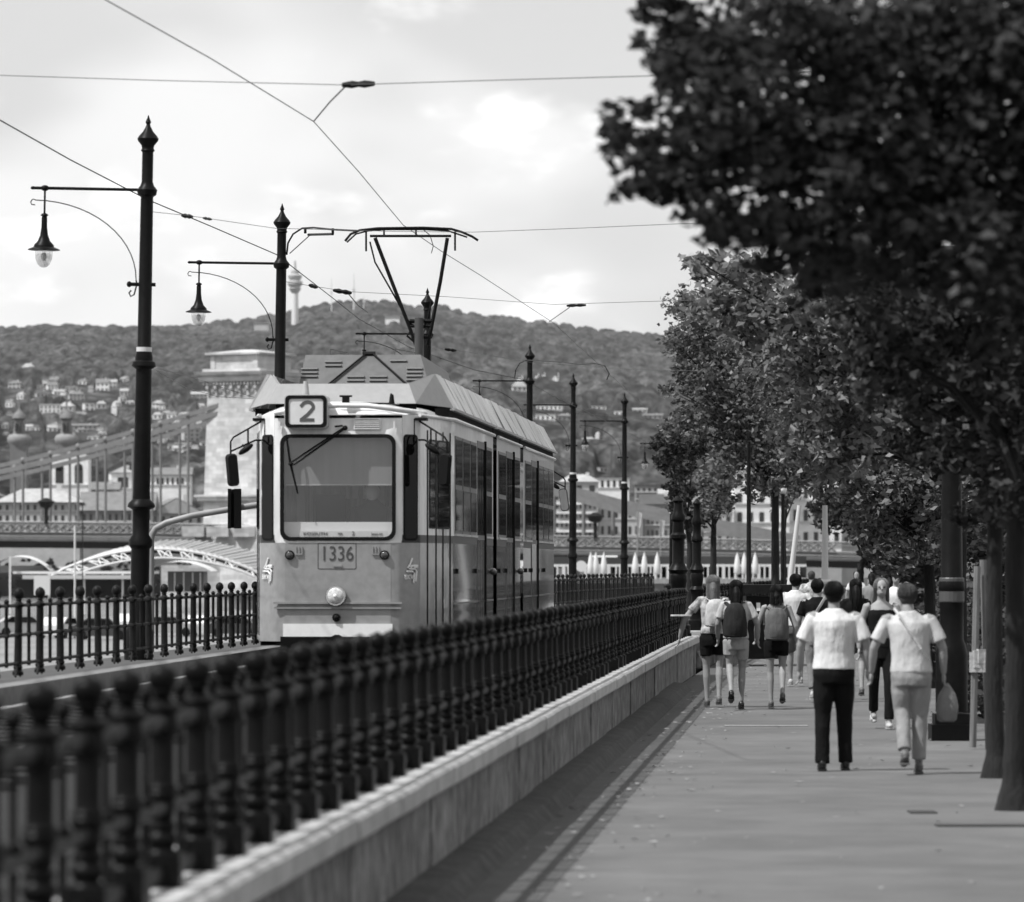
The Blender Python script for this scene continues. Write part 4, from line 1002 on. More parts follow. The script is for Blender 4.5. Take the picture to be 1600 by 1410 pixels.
# hand placed buildings (px centre, py of the wall foot, width, wall height)
house(45,588,18,14,'hip','white','light',lab='bright white villa highest on the slope near the left edge',group=G1)
house(84,602,14,9,'gable','white','mid',lab='white house on the upper slope right of the highest villa',group=G1)
house(22,608,20,9,'hip','pale','mid',lab='pale house on the left slope just below the highest white villa',group=G1)
house(78,652,32,19,'flat','white','light',lab='wide bright white block on the slope above the twin church towers',group=G1, rz=.05)
house(103,650,22,15,'hip','pale','light',lab='pale house adjoining the wide white block above the church',group=G1)
house(140,642,16,11,'flat','white','light',lab='white flat topped house between church and first lamp post, open terrace in front',group=G1)
house(160,612,20,14,'gable','white','mid',lab='white gabled house high on the slope left of the first lamp post',group=G1)
house(176,606,12,9,'gable','pale','light',lab='small pale house touching the high white gabled house beside the first lamp post',group=G1)
house(120,626,24,10,'hip','pale','mid',lab='long pale house in the middle of the slope, above right of the white block',group=G1)
house(66,622,18,8,'gable','pale','dark',lab='dark roofed pale house above the wide white block',group=G1)
house(178,652,8,16,'hip','white','light',lab='narrow tall white house in dark trees left of the first lamp post',group=G1)
house(192,628,10,7,'hip','white','mid',lab='tiny white house close to the left side of the first lamp post',group=G1)
house(246,640,18,10,'front','white','light',lab='small white gabled house on the slope right of the first lamp post',group=G1)
house(268,655,14,8,'gable','white','mid',lab='small white house just above the suspension chain right of the first lamp post',group=G1)
house(312,625,26,9,'gable','pale','light',lab='low pale roofed house touching the left side of the stone tower',group=G1)
house(300,690,26,20,'front','pale','mid',lab='pale gabled house between the hangers beside the stone tower',group=G1, rz=.4)
house(285,672,22,8,'gable','pale','dark',lab='dark roofed house seen through the hangers left of the stone tower',group=G1)
house(130,672,44,7,'gable','pale','mid',lab='long low pale house behind the chain, left of the first lamp post',group=G1, rz=0)
house(196,668,16,8,'gable','white','light',lab='white house directly above the chain beside the first lamp post',group=G1)
# right of the tram
for px,w,h in ((806,18,15),(822,14,16),(838,16,20),(851,14,21),(868,22,12)):
    pass
house(812,612,22,8,'front','white','light',lab='white steep gabled house left of the fourth lamp post',group=G1,rz=.1,rh=14)
house(840,610,12,8,'front','white','light',lab='first narrow white gable right of the fourth lamp post',group=G1,rz=.25,rh=15)
house(850,610,12,8,'front','white','light',lab='middle narrow white gable of the row right of the fourth lamp post',group=G1,rz=.25,rh=16)
house(868,613,23,7,'front','white','light',lab='large white triangular gable highest in the row right of the fourth lamp post',group=G1,rz=.1,rh=19)
house(858,642,40,9,'flat','white','light',lab='upper flat roofed terrace house with strip windows behind the fifth lamp arm',group=G1,rz=-.1,balcony=False)
house(852,658,30,10,'flat','white','light',lab='lower flat roofed white terrace house just above the tram rear roof',group=G1,rz=-.1)
house(882,658,22,8,'hip','grey','mid',lab='grey brick house behind the fifth lamp post',group=G1,rz=0)
house(936,640,22,5,'flat','white','light',lab='low white strip building between the fifth and sixth lamp posts',group=G1,rz=0)
house(968,650,16,7,'flat','white','light',lab='small white box house touching the sixth lamp post',group=G1,rz=0)
house(1000,645,22,5,'gable','white','light',lab='low white house right of the sixth lamp post near the leaves',group=G1,rz=0)
house(1020,655,30,6,'gable','pale','mid',lab='long pale house half lost in leaves right of the sixth lamp post',group=G1,rz=0)
house(918,692,20,6,'hip','pale','light',lab='pale hip roofed house in the woods behind the fifth lantern',group=G1)
house(933,688,6,9,'hip','white','light',lab='tiny white tower house in the woods left of the sixth post',group=G1)
house(943,738,12,7,'flat','pale','light',lab='low garden house at the wood edge between fifth and sixth posts',group=G1)
house(1018,728,13,6,'front','white','light',lab='small white gable below the seventh lantern',group=G1,rz=0,rh=7)
# ridge top restaurant buildings
house(408,508,22,3,'gable','pale','dark',Y=6700,lab='row of low pale buildings at the foot of the television tower',cat='building',group=None,rz=0,chim=False)
house(613,500,22,4,'gable','white','dark',Y=6800,lab='low white building near the hilltop right of the masts',cat='building',rz=0,chim=False)
# scattered small ones sharing a look
for i in range(78):
    if i < 52: px = RNG.uniform(2,205); py = RNG.uniform(596,690)
    else: px = RNG.uniform(235,325); py = RNG.uniform(640,715)
    house(px, py, RNG.uniform(7,18), RNG.uniform(4,9), str(RNG.choice(['gable','hip'])), str(RNG.choice(['white','white','pale'])), str(RNG.choice(['mid','light','dark'])),
          lab='small pale house scattered among the trees of the left hillside' if i < 52 else 'small pale house among the trees between the first lamp post and the stone tower', group='small hillside houses left of the lamp post' if i < 52 else 'small hillside houses beside the stone tower')
# ---- twin towered church with onion roofs, left edge
def church_tower(px, lab=None):
    Yc_ = 1290; c = P(px, 790, Yc_); k = Yc_/F
    t = thing('church_tower', lab, 'church tower', tuple(c)); st_ = tones['grey']
    mb = MB(); mb.box((0,0,30*k),(26*k,26*k,130*k)); mb.build('wall', rtones['mid'], t)
    mb = MB(); mb.lathe([(13*k,92*k),(18*k,99*k),(19*k,105*k),(16*k,110*k),(9*k,112*k)],16); mb.build('cornice', tones['grey'], t, 50)
    mb = MB(); mb.lathe([(10*k,110*k),(8*k,124*k),(7*k,132*k),(11*k,136*k),(10*k,141*k),(4*k,147*k),(1*k,152*k),(.3,164*k)],16); mb.build('onion_roof', rtones['mid'], t, 50)
    for x in (-6,6):
        mb = MB(); mb.box((x*.6*k,-8*k,122*k),(3*k,2.2,14*k)); mb.build('window', hwin, t)
church_tower(30,'left tower of the twin towered church with bulging roof, at the left edge')
church_tower(104,'right tower of the twin towered church with bulging roof, above the chain')
# ---- riverside buildings (Y about 1200)
RB = 1205
house(108,768,60,50,'mansard','white','light',Y=RB+20,lab='white church facade with tall arched windows seen through the hangers',cat='church',rz=0,storeys=1,cols=2,arched=True,rh=8,base_ext=4)
house(60,835,130,50,'hip','pale','light',Y=RB-20,lab='long riverside building with pale hipped roof at the left edge',cat='building',rz=0,rh=22,storeys=3,cols=12,depth=14)
house(-60,835,110,60,'hip','grey','mid',Y=RB-15,lab='grey riverside building mostly outside the left edge',cat='building',rz=0,rh=20,storeys=4,cols=10,depth=14)
house(182,840,110,42,'gable','grey','mid',Y=RB-22,lab='grey riverside building with light roof behind the first lamp post',cat='building',rz=0,rh=30,storeys=2,cols=11,depth=16)
house(192,770,38,32,'front','white','mid',Y=RB+60,lab='tall white blank gable wall right behind the first lamp post',cat='building',rz=.15,rh=9,storeys=1,cols=1)
house(262,762,70,20,'gable','white','mid',Y=RB+50,lab='long white building with a row of small windows left of the stone tower',cat='building',rz=0,rh=12,storeys=1,cols=9)
house(276,842,84,40,'front','pale','mid',Y=RB-10,lab='pale riverside building whose gable shows between the hangers next to the tower',cat='building',rz=.2,rh=24,storeys=2,cols=6,depth=16)
house(160,775,50,10,'gable','pale','mid',Y=RB+40,lab='low house with skylit roof behind the riverside row',cat='house',rz=0,rh=12)
# right side
house(900,842,66,72,'flat','pale','light',Y=RB-20,lab='balconied apartment block right behind the tram rear',cat='building',rz=0,storeys=5,cols=9,balcony=True,rh=6,depth=14)
house(968,842,64,52,'flat','pale','light',Y=RB-18,lab='pale riverside palace with tall windows between the fifth and sixth lamp posts',cat='building',rz=0,storeys=2,cols=6,rh=6,depth=14)
house(1030,842,56,54,'gable','grey','dark',Y=RB-16,lab='grey riverside building right of the sixth lamp post',cat='building',rz=0,storeys=3,cols=8,rh=16,depth=14)
house(905,775,60,22,'hip','pale','light',Y=RB+60,lab='light roofed building behind the balconied block',cat='building',rz=0,rh=12,storeys=1)
house(955,766,56,18,'flat','white','light',Y=RB+110,lab='white flat topped building below the woods with small arched openings',cat='building',rz=0,storeys=1,cols=6,arched=True,rh=5)
house(1015,782,44,22,'flat','grey','dark',Y=RB+70,lab='dark roofed building with loggia left of the big tree',cat='building',rz=0,storeys=2,cols=5,rh=14)
house(1050,798,40,26,'gable','pale','light',Y=RB+40,lab='striped pale building partly behind the leaning foliage',cat='building',rz=0,storeys=2,cols=8,rh=8)
for i,(px,py,w,h,tn,rt,lab) in enumerate(((1110,842,70,62,'pale','mid','pale building seen under the far trees left of the slim black pole'),(1190,845,86,120,'white','light','tall pale building block behind the slim poles'),
      (1275,850,80,140,'white','light','tall whitish building behind the leaning pale pole'),(1350,850,70,100,'pale','mid','pale building glimpsed over the heads of the walkers'),(1420,850,80,120,'grey','mid','grey building glimpsed left of the broad dark column'))):
    house(px,py+8,w,h,'hip',tn,rt,Y=1000+i*15,lab=lab,cat='building',rz=0,storeys=4,cols=5,rh=16,depth=16)

for i,(px,Y,w_,h_,tn,lab) in enumerate(((1530,420,300,26,'grey','added grey embankment building beyond the right edge, nearest behind the stakes'),(1760,360,330,28,'grey','added tall grey embankment house right of the frame'),(2060,330,340,27,'pale','added pale embankment house far right of the frame'),(1620,640,260,30,'grey','added grey block behind the embankment houses right'),(2350,300,330,28,'grey','added grey embankment house farthest to the right'),(1440,760,160,30,'grey','added dull block behind the dark tree mass'))):  # buildings added so the tram's side glass mirrors them instead of bright sky
    k_ = Y/F; house(px, HY+EYE/k_, w_, h_/k_, 'mansard', tn, 'dark', Y=Y, lab=lab, cat='building', rz=0, storeys=6, cols=9, rh=4/k_, depth=18, base_ext=0)
make_hill()
# ---------------------------------------------------------------- suspension bridge
BYC = 825.0; XT = (392-CX)*BYC/F; TN = .30
def bY(px): return (BYC+XT*TN)/(1+(px-CX)/F*TN)
def BP(px, py, off=0.0):
    Y = bY(px)+off; return P(px, py, Y)
br = thing('suspension_bridge', 'long chain suspension bridge with a massive stone tower and lattice parapet', 'bridge', (0,0,0))
bst = mat('bridge_ashlar', .62, .9, var=.13, scale=.12, bump=.3, bscale=1.5, dirt=.22)
def ashlar():
    m = bst; N = m.node_tree.nodes; L = m.node_tree.links; b = N['Principled BSDF']
    g = N.new('ShaderNodeTexCoord'); mp = N.new('ShaderNodeMapping'); mp.inputs['Rotation'].default_value = (R(90),0,0); L.new(g.outputs['Object'], mp.inputs[0])
    bt = N.new('ShaderNodeTexBrick'); bt.inputs['Scale'].default_value = .8; bt.inputs['Mortar Size'].default_value = .012; bt.inputs['Color1'].default_value = (.95,)*3+(1,); bt.inputs['Color2'].default_value = (.66,)*3+(1,); bt.inputs['Mortar'].default_value = (.5,)*3+(1,)
    bt.inputs['Brick Width'].default_value = 1.3; bt.inputs['Row Height'].default_value = .6
    L.new(mp.outputs[0], bt.inputs['Vector']); old = b.inputs['Base Color'].links[0].from_socket
    mx = N.new('ShaderNodeMix'); mx.data_type = 'RGBA'; mx.blend_type = 'MULTIPLY'; mx.inputs[0].default_value = 1
    L.new(old, mx.inputs[6]); L.new(bt.outputs[0], mx.inputs[7]); L.new(mx.outputs[2], b.inputs['Base Color'])
ashlar()
k = BYC/F
tw = bpy.data.objects.new('tower', None); COL.objects.link(tw); tw.parent = br; c0 = P(392,885,BYC); tw.location = c0; tw.rotation_euler = (0,0,R(-29))
# tower local: x along the bridge face, z measured in photo pixels * k
def Z(py): return (HY-py)*k
W_, D_ = 10.4, 11.5
def tb(name, z0, z1, w0, d0, w1=None, d1=None, par=tw, m=bst):
    w1 = w1 or w0; d1 = d1 or d0; mb = MB()
    vs = [(-w0/2,-d0/2,z0),(w0/2,-d0/2,z0),(w0/2,d0/2,z0),(-w0/2,d0/2,z0),(-w1/2,-d1/2,z1),(w1/2,-d1/2,z1),(w1/2,d1/2,z1),(-w1/2,d1/2,z1)]
    mb.add(vs, [(3,2,1,0),(4,5,6,7),(0,1,5,4),(1,2,6,5),(2,3,7,6),(3,0,4,7)]); return mb.build(name, m, par)
tb('tower_shaft', Z(930), Z(622), W_+1.6, D_+1.6, W_, D_)
tb('tower_frieze', Z(622), Z(603), W_+.1, D_+.1)
for kx in range(7):
    x = -W_/2+.4+(W_-.8)*kx/6
    mb = MB(); mb.box((x,-D_/2-.16,Z(611)),(.42,.3,Z(604)-Z(620))); mb.build('triglyph', bst, tw)
    mb = MB(); mb.box((x,-D_/2-.4,Z(607)),(.5,.7,.5)); mb.build('bracket', bst, tw)
    if kx < 6:
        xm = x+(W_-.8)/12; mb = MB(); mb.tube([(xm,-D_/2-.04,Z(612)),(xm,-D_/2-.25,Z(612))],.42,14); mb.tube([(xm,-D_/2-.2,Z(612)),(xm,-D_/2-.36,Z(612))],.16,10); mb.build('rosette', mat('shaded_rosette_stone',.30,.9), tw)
    y = -D_/2+.4+(D_-.8)*kx/6; mb = MB(); mb.box((W_/2+.16,y,Z(611)),(.3,.42,Z(604)-Z(620))); mb.build('triglyph', bst, tw)
for kx in range(17):
    x = -W_/2-.3+(W_+.6)*kx/16; mb = MB(); mb.box((x,-D_/2-.55,Z(600.5)),(.34,.4,.42)); mb.box((W_/2+.55,-D_/2-.3+(D_+.6)*kx/16,Z(600.5)),(.4,.34,.42)); mb.build('dentil', bst, tw)
tb('cornice', Z(603), Z(598), W_+.8, D_+.8); tb('cornice', Z(598), Z(592), W_+1.9, D_+1.9, W_+2.5, D_+2.5)
tb('cornice', Z(592), Z(588), W_+2.2, D_+2.2); tb('cornice', Z(588), Z(583), W_+3.0, D_+3.0, W_+3.5, D_+3.5); tb('cornice', Z(583), Z(578), W_+1.2, D_+1.2)
tb('attic', Z(578), Z(556), W_-.9, D_-.9); 
for sx in (-1,1): mb = MB(); mb.box((sx*(W_/2-.9),-D_/2+.42,Z(567)),(.9,.22,Z(556)-Z(577))); mb.build('attic_pilaster', bst, tw)
tb('roof_slab', Z(556), Z(553), W_+.6, D_+.6); tb('roof_slab', Z(553), Z(547), W_+.1, D_+.1, 2.0, 2.0)
tb('impost_ledge', Z(783), Z(777), W_+2.6, D_+2.6); tb('impost_ledge', Z(777), Z(774), W_+3.3, D_+3.3)
tb('tower_plinth', Z(930), Z(822), W_+3.8, D_+3.8)
# arch opening through the tower (dark recess with its reveal)
# chains, hangers
bgm = mat('bridge_grey_iron', .17, .6, var=.12, scale=.3, dirt=.15)
def chain(pts, thick, off):
    mb = MB(); v = []; 
    for px,py in pts:
        a = BP(px,py,off); v += [a+Vector((0,-.35,thick/2)), a+Vector((0,.35,thick/2)), a+Vector((0,.35,-thick/2)), a+Vector((0,-.35,-thick/2))]
    fs = []
    for i in range(len(pts)-1):
        for q in range(4): fs.append((i*4+q, i*4+(q+1)%4, (i+1)*4+(q+1)%4, (i+1)*4+q))
    mb.add(v, fs); mb.build('chain', bgm, br)
LU = [(360,628),(328,638),(208,675),(119,699),(60,714),(0,728),(-100,746),(-260,762)]
LL_ = [(360,640),(328,650),(208,687),(119,710),(60,725),(0,738),(-100,755),(-260,770)]
RU = [(420,628),(620,690),(866,758),(901,767),(972,786),(1046,802),(1250,842)]
chain(LU,.75,-5); chain(LL_,.75,-5); chain([(x,y+9) for x,y in LU],.75,6); chain([(x,y+10) for x,y in LL_],.75,6)
chain(RU,1.1,-5); chain([(x,y+13) for x,y in RU],1.0,-5); chain([(x,y+7) for x,y in RU],1.1,6)
def deck_y(px): return np.interp(px,[-260,0,230,400,866,1045,1400],[814,816,818,822,838,841,850])
for i,px in enumerate(range(-140,330,43)):
    for dx,off in ((0,-5),(-13,6)):
        x = px+dx+4
        if 322 < x: continue
        yt = np.interp(x,[p[0] for p in LU[::-1]],[p[1] for p in LU[::-1]])+(9 if off > 0 else 0)
        a = BP(x,yt,off); b = BP(x,deck_y(x)+8,off); mb = MB(); mb.tube([a,b],.26,6); mb.ball(a,(.55,.5,.55)); mb.build('hanger', bgm, br)
for px in (866,912,958,1004,1050,1096,1142):
    yt = np.interp(px,[p[0] for p in RU],[p[1] for p in RU])+10; a = BP(px,yt,-5); b = BP(px,deck_y(px)+8,-5); mb = MB(); mb.tube([a,b],.38,6); mb.build('hanger', bgm, br)
# deck and lattice parapet
mb = MB(); v = []; dp = [-260,-100,0,115,230,330,480,620,866,960,1045,1200,1400]
for px in dp:
    for dy,off in ((16,-7),(29,-7),(29,8),(16,8)): v.append(BP(px, deck_y(px)+dy, off))
fs = []
for i in range(len(dp)-1):
    for q in range(4): fs.append((i*4+q, i*4+(q+1)%4, (i+1)*4+(q+1)%4, (i+1)*4+q))
mb.add(v, fs); mb.build('deck', mat('deck_fascia', .24, .7, var=.1, scale=.3, dirt=.15), br)
mb = MB()
for i in range(len(dp)-1):
    a0,a1 = dp[i],dp[i+1]
    for dy,h in ((0,.28),(3,.12),(15.5,.25),(22,.18)):
        p,q = BP(a0,deck_y(a0)+dy,-7.3), BP(a1,deck_y(a1)+dy,-7.3); mb.tube([p,q],h*.6,4)
mb.build('parapet_rail', bgm, br)
mb = MB(); x = -150
while x < 1300:
    if not (415 < x < 850):
        x2 = x+14; y1_ = deck_y(x)+3; y2_ = deck_y(x)+15
        mb.tube([BP(x,y1_,-7.3),BP(x2,y2_,-7.3)],.16,4); mb.tube([BP(x,y2_,-7.3),BP(x2,y1_,-7.3)],.16,4); mb.tube([BP(x,y1_-3,-7.3),BP(x,y2_,-7.3)],.17,4)
    x += 14
mb.build('parapet_lattice', bgm, br)
# dark under-deck girder
mb = MB(); v = []
for px in dp:
    for dy,off in ((29.1,-5),(40,-4),(40,6),(29.1,7)): v.append(BP(px, deck_y(px)+dy, off))
mb.add(v, fs); mb.build('under_girder', mat('under_deck', .02, .8), br)
# lanterns standing on the parapet
for px in (72,930):
    t = bpy.data.objects.new('bridge_lantern', None)
    a = BP(px, deck_y(px)+2, -7.4); q = bY(px)/F
    mb = MB(); mb.tube([a, a+Vector((0,0,26*q))],.35,6); mb.lathe([(.5,24*q),(1.0,26*q),(1.3,32*q),(1.6,34*q),(.3,40*q)],8,tuple(a)); mb.build('lantern_post', iron2, br)
# pier and quay wall under the tower
mb = MB(); mb.box((XT+2,BYC+2,-2.5),(34,16,9)); mb.build('pier', bst, br)
for x0 in (302,340,382):
    mb = MB(); mb.box(BP(x0,831,-9),(34*k,2,16*k)); mb.build('pier_balustrade', bst, br)
# small posts / flags on masts near the bridge
def flag(px, y0, y1, Y, lab):
    t = thing('flag', lab, 'flag'); a = P(px,y0,Y); b = P(px,y1,Y); s = Y/F
    mb = MB(); mb.tube([b,a],.05*Y/300,6); mb.build('flag_pole', gm, t)
    mb = MB(); mb.add([a+Vector((0,0,0)),a+Vector((7*s,.1,-2*s)),a+Vector((5*s,.2,-14*s)),a+Vector((4*s,.0,-26*s)),a+Vector((0,0,-22*s))],[(0,1,2,3,4)]); mb.build('flag_cloth', mat('flag_cloth',.6,.8), t)
flag(996,800,880,320,'pale hanging flag right of the sixth lamp post')
flag(1032,812,884,320,'second pale hanging flag just left of the ornate lamp post')
# ---------------------------------------------------------------- quayside pavilion with arched glass roof
pv = thing('arched_pavilion', 'large white arched truss pavilion on the quay behind the left railing', 'pavilion', (0,0,0))
Yp = 420; s = Yp/F
whm = mat('white_steelwork', .58, .5); roofm = mat('pavilion_sheet', .27, .5, var=.1, scale=.5, stretch=(1,1,3))
def arch(px0,px1,y0,ytop,Y,n=18): return [P(px0+(px1-px0)*i/n, y0-(y0-ytop)*math.sin(math.pi*(i/n))**.8 if 0<i<n else y0, Y) for i in range(n+1)]
for nm,(a,b,yb,yt,Y,dpth) in {'roof_vault':(205,408,898,852,Yp,14)}.items():
    pass
A = arch(80,410,900,858,Yp+2); B = arch(96,470,896,845,Yp+26)
mb = MB(); mb.add(A+B, [(i,i+1,len(A)+i+1,len(A)+i) for i in range(len(A)-1)]); mb.build('roof_sheet', roofm, pv)
mb = MB(); mb.add([p+Vector((0,.5,-.35)) for p in A]+[p+Vector((0,0,-.35)) for p in B], [(i,i+1,len(A)+i+1,len(A)+i) for i in range(len(A)-1)]); mb.build('inner_lining', mat('pavilion_inner',.16,.7), pv)
for kk in range(6):
    o_ = kk*4.2; mb = MB(); Ak = arch(80+kk*2,410+kk*3,900-kk*.4,858-kk*1.6,Yp+o_); mb.tube(Ak,.13,6); mb.build('arch_rib', whm, pv)
Ain = arch(110,398,902,872,Yp); mb = MB(); mb.tube(Ain,.11,6)
for i in range(1,18):
    mb.tube([A[i],Ain[max(0,min(18,i+(1 if i%2 else -1)))]],.07,4); mb.tube([A[i],Ain[i]],.06,4)
mb.build('truss_web', whm, pv)
for i in range(1,13):
    x = 210+i*15; pass
mb = MB()
for i in range(1,18): mb.tube([A[i]+Vector((0,0,.08)),B[i]+Vector((0,0,.08))],.07,4); mb.tube([A[i].lerp(A[i+1],.5)+Vector((0,0,.1)),B[i].lerp(B[i+1],.5)+Vector((0,0,.1))],.05,4)
mb.build('roof_seam', whm, pv)
# flat canopy, white sign and lower vaults
cp_ = thing('quay_canopy', 'long white flat canopy with dark shade below on the quay', 'canopy')
pxb(MB(),20,236,893,897,395,9).build('canopy_roof', whm, cp_); pxb(MB(),35,236,899,905,394,1).build('canopy_fascia', mat('fascia_offwhite',.45,.6), cp_)
pxb(MB(),25,236,906,935,399,1).build('canopy_shade_sheet', mat('shade_dark',.02,.8), cp_)  # dark sheet: the shade under the canopy put in as colour
for px in (14,75,130,190): pxb(MB(),px,px+3,870 if px<20 else 897,960,394.5,.2).build('canopy_post', whm, cp_)
vt = thing('vaulted_shelter', 'small white barrel vaulted shelter at the left edge of the quay', 'shelter'); 
A1 = arch(-20,78,892,870,398,12); B1 = arch(-12,84,891,868,410,12); mb = MB(); mb.add(A1+B1,[(i,i+1,13+i+1,13+i) for i in range(12)]); mb.build('vault_roof', whm, vt)
pxb(MB(),-15,70,884,895,400,6).build('shelter_wall', mat('shelter_grey',.3,.7), vt)
vt2 = thing('vaulted_shelter', 'white curved roof shelter between the first lamp post and the tram', 'shelter')
A1 = arch(225,330,893,878,380,12); B1 = arch(232,340,892,876,392,12); mb = MB(); mb.add(A1+B1,[(i,i+1,13+i+1,13+i) for i in range(12)]); mb.build('vault_roof', whm, vt2)
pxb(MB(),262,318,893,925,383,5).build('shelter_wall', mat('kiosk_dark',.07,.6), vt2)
for px in (272,286,300,312): pxb(MB(),px,px+2,895,926,382.9,.1).build('wall_strip', whm, vt2)
sgn_ = thing('white_signboard', 'blank white upright signboard on the quay left of the first lamp post', 'sign'); pxb(MB(),53,78,900,930,386,.4).build('sign_board', whm, sgn_); pxb(MB(),60,62,930,975,386,.2).build('sign_post', whm, sgn_)
pol = thing('white_mast', 'white mast standing on the quay left of the first lamp post', 'mast'); mb = MB(); mb.tube([P(117,822,330),P(117,900,330),P(117,1000,330)],.07,6); mb.build('mast_pole', whm, pol)
pol = thing('white_mast', 'thinner dark quay mast beside the white mast', 'mast'); mb = MB(); mb.tube([P(129,790,340),P(129,1000,340)],.04,6); mb.build('mast_pole', iron2, pol)
# parked cars on the quay seen through the railing
cpaint = [mat('car_white',.6,.3,coat=.6), mat('car_silver',.35,.3,coat=.6), mat('car_dark',.03,.25,coat=.6)]
def car(px, py, Y, ci, lab, rz=0):
    t = thing('parked_car', lab, 'car', tuple(P(px,py,Y)), rz, 'cars parked on the quay'); m = cpaint[ci]
    body = [(-2.1,.25),(2.1,.25),(2.15,.6),(2.05,.85),(1.2,.95),(.6,1.42),(-.9,1.45),(-1.7,1.0),(-2.12,.9)]
    mb = MB(); mb.prism(body,-.85,.85,'y'); mb.build('body', m, t)
    mb = MB(); mb.prism([(1.08,.95),(.56,1.36),(-.85,1.39),(-1.5,1.0)],-.87,.87,'y'); mb.build('side_glass', tglass, t)
    for x in (-1.3,1.3):
        for y in (-.82,.82): mb = MB(); mb.tube([(x,y-.09,.32),(x,y+.09,.32)],.32,16); mb.build('wheel', trub, t)
for i,(px,ci,lab) in enumerate(((35,1,'silver car on the quay at the far left behind the railing'),(95,0,'white car on the quay below the white signboard'),(160,2,'dark car on the quay left of the first lamp post'),(205,0,'white car on the quay directly behind the first lamp post'),(262,1,'silver car on the quay right of the first lamp post'),(315,0,'white car on the quay between lamp post and tram'),(370,2,'dark car on the quay nearest to the tram'))):
    z = -3.1; Y = 335+RNG.uniform(-20,20); t = car(px, HY+(EYE-z)*F/Y, Y, ci, lab, RNG.uniform(-.3,.3)+ (1.3 if i%2 else 0))
# quay-side retaining wall strip with pale panels beyond railing
# ---------------------------------------------------------------- floating cafe with closed umbrellas, right
cf = thing('floating_cafe', 'long white floating cafe deck with railing beyond the far railing', 'boat', (0,0,0)); Yf = 300
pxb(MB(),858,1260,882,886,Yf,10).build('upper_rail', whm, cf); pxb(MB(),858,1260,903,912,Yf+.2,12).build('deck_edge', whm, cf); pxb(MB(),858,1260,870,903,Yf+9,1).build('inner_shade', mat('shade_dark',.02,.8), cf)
pxb(MB(),858,1260,912,960,Yf+.3,11).build('hull', mat('hull_grey',.12,.7), cf)
mb = MB(); 
for px in range(862,1258,9): mb.box(P(px+RNG.uniform(-2,2),894,Yf),(.10 if px%2 else .2,.1,.9))
mb.build('rail_baluster', whm, cf)
pxb(MB(),925,965,868,871,Yf+4,4).build('awning', whm, cf)
for px in (872,900,947,990,1040): pxb(MB(),px,px+RNG.uniform(8,18),888,903,Yf+3,.5).build('white_panel', whm, cf)
um0 = None
for i,(px,y0,lab) in enumerate(((923,868,'closed white umbrella, left of the close pair beside the fifth lamp post'),(931,866,'closed white umbrella, tallest of the group right of the fifth lamp post'),(943.5,861,'closed white umbrella with raised tip next to the awning'),
        (992.7,866,'closed white umbrella, first of three right of the sixth lamp post'),(1006.8,866,'closed white umbrella, middle of three right of the sixth lamp post'),(1027,866,'closed white umbrella, last of three near the ornate post'),
        (1152,868,'closed white umbrella left of the slim black pole'),(1163,866,'closed white umbrella touching the slim black pole'),(1180,868,'closed white umbrella right of the slim black pole'))):
    Yu = Yf-2; b = P(px,904,Yu)
    if um0 is None:
        t = thing('closed_umbrella', lab, 'umbrella', tuple(b), 0, 'closed cafe umbrellas'); mb = MB(); mb.lathe([(.05,0),(.05,.3)],8); mb.build('umbrella_pole', gm, t)
        mb = MB(); mb.lathe([(.16,.25),(.22,.35),(.20,.8),(.12,1.3),(.03,1.55),(.01,1.65)],10); mb.build('umbrella_canopy', whm, t, 60); um0 = t
    else: t = copy_tree(um0); t['label'] = lab; t.location = b
ds = thing('round_sign', 'round white disc sign on the cafe deck beside the fifth lamp post', 'sign'); mb = MB(); c = P(908,885,255); mb.tube([c,c+Vector((0,.08,0))],.30,20); mb.build('sign_disc', whm, ds); mb = MB(); mb.tube([c-Vector((0,-.05,.3)),c-Vector((0,-.05,1.4))],.03,6); mb.build('sign_pole', gm, ds)
bt = thing('cruise_boat', 'white river cruise boat moored right of the ornate lamp post', 'boat'); pxb(MB(),1072,1125,872,876,345,7).build('boat_roof', whm, bt); pxb(MB(),1076,1120,876,886,346,5).build('cabin_glass', tglass, bt); pxb(MB(),1066,1126,887,903,344,8).build('hull', whm, bt)

# dark riverside trees on the far bank, seen under the deck
rg = np.random.default_rng(9); cs = []
for x in np.arange(-165,75,3.2): cs.append((x+rg.normal(), 1165+rg.normal()*6, -1.5+rg.random()*4, 3.6+rg.random()*1.5))
BANK = cs
# ---------------------------------------------------------------- trees of the promenade
def leafmat(name, v, lo=.45, hi=1.9):
    m = bpy.data.materials.new(name); m.use_nodes = True; N = m.node_tree.nodes; L = m.node_tree.links
    b = N['Principled BSDF']; b.inputs['Roughness'].default_value = .55; b.inputs['Specular IOR Level'].default_value = .15
    g = N.new('ShaderNodeNewGeometry')
    r = N.new('ShaderNodeMapRange'); r.inputs['To Min'].default_value = v*lo; r.inputs['To Max'].default_value = v*hi; L.new(g.outputs['Random Per Island'], r.inputs['Value'])
    cc = N.new('ShaderNodeCombineColor')
    for i in range(3): L.new(r.outputs[0], cc.inputs[i])
    L.new(cc.outputs[0], b.inputs['Base Color'])
    t = N.new('ShaderNodeBsdfTranslucent'); L.new(cc.outputs[0], t.inputs[0]); mx = N.new('ShaderNodeMixShader'); mx.inputs[0].default_value = .35
    L.new(b.outputs[0], mx.inputs[1]); L.new(t.outputs[0], mx.inputs[2]); L.new(mx.outputs[0], N['Material Output'].inputs[0])
    return m
leaf_a = leafmat('leaves_dark', .024,.3,3.4); leaf_b = leafmat('leaves_mid', .10,.4,2.4); leaf_c = leafmat('leaves_light', .15,.4,2.2)
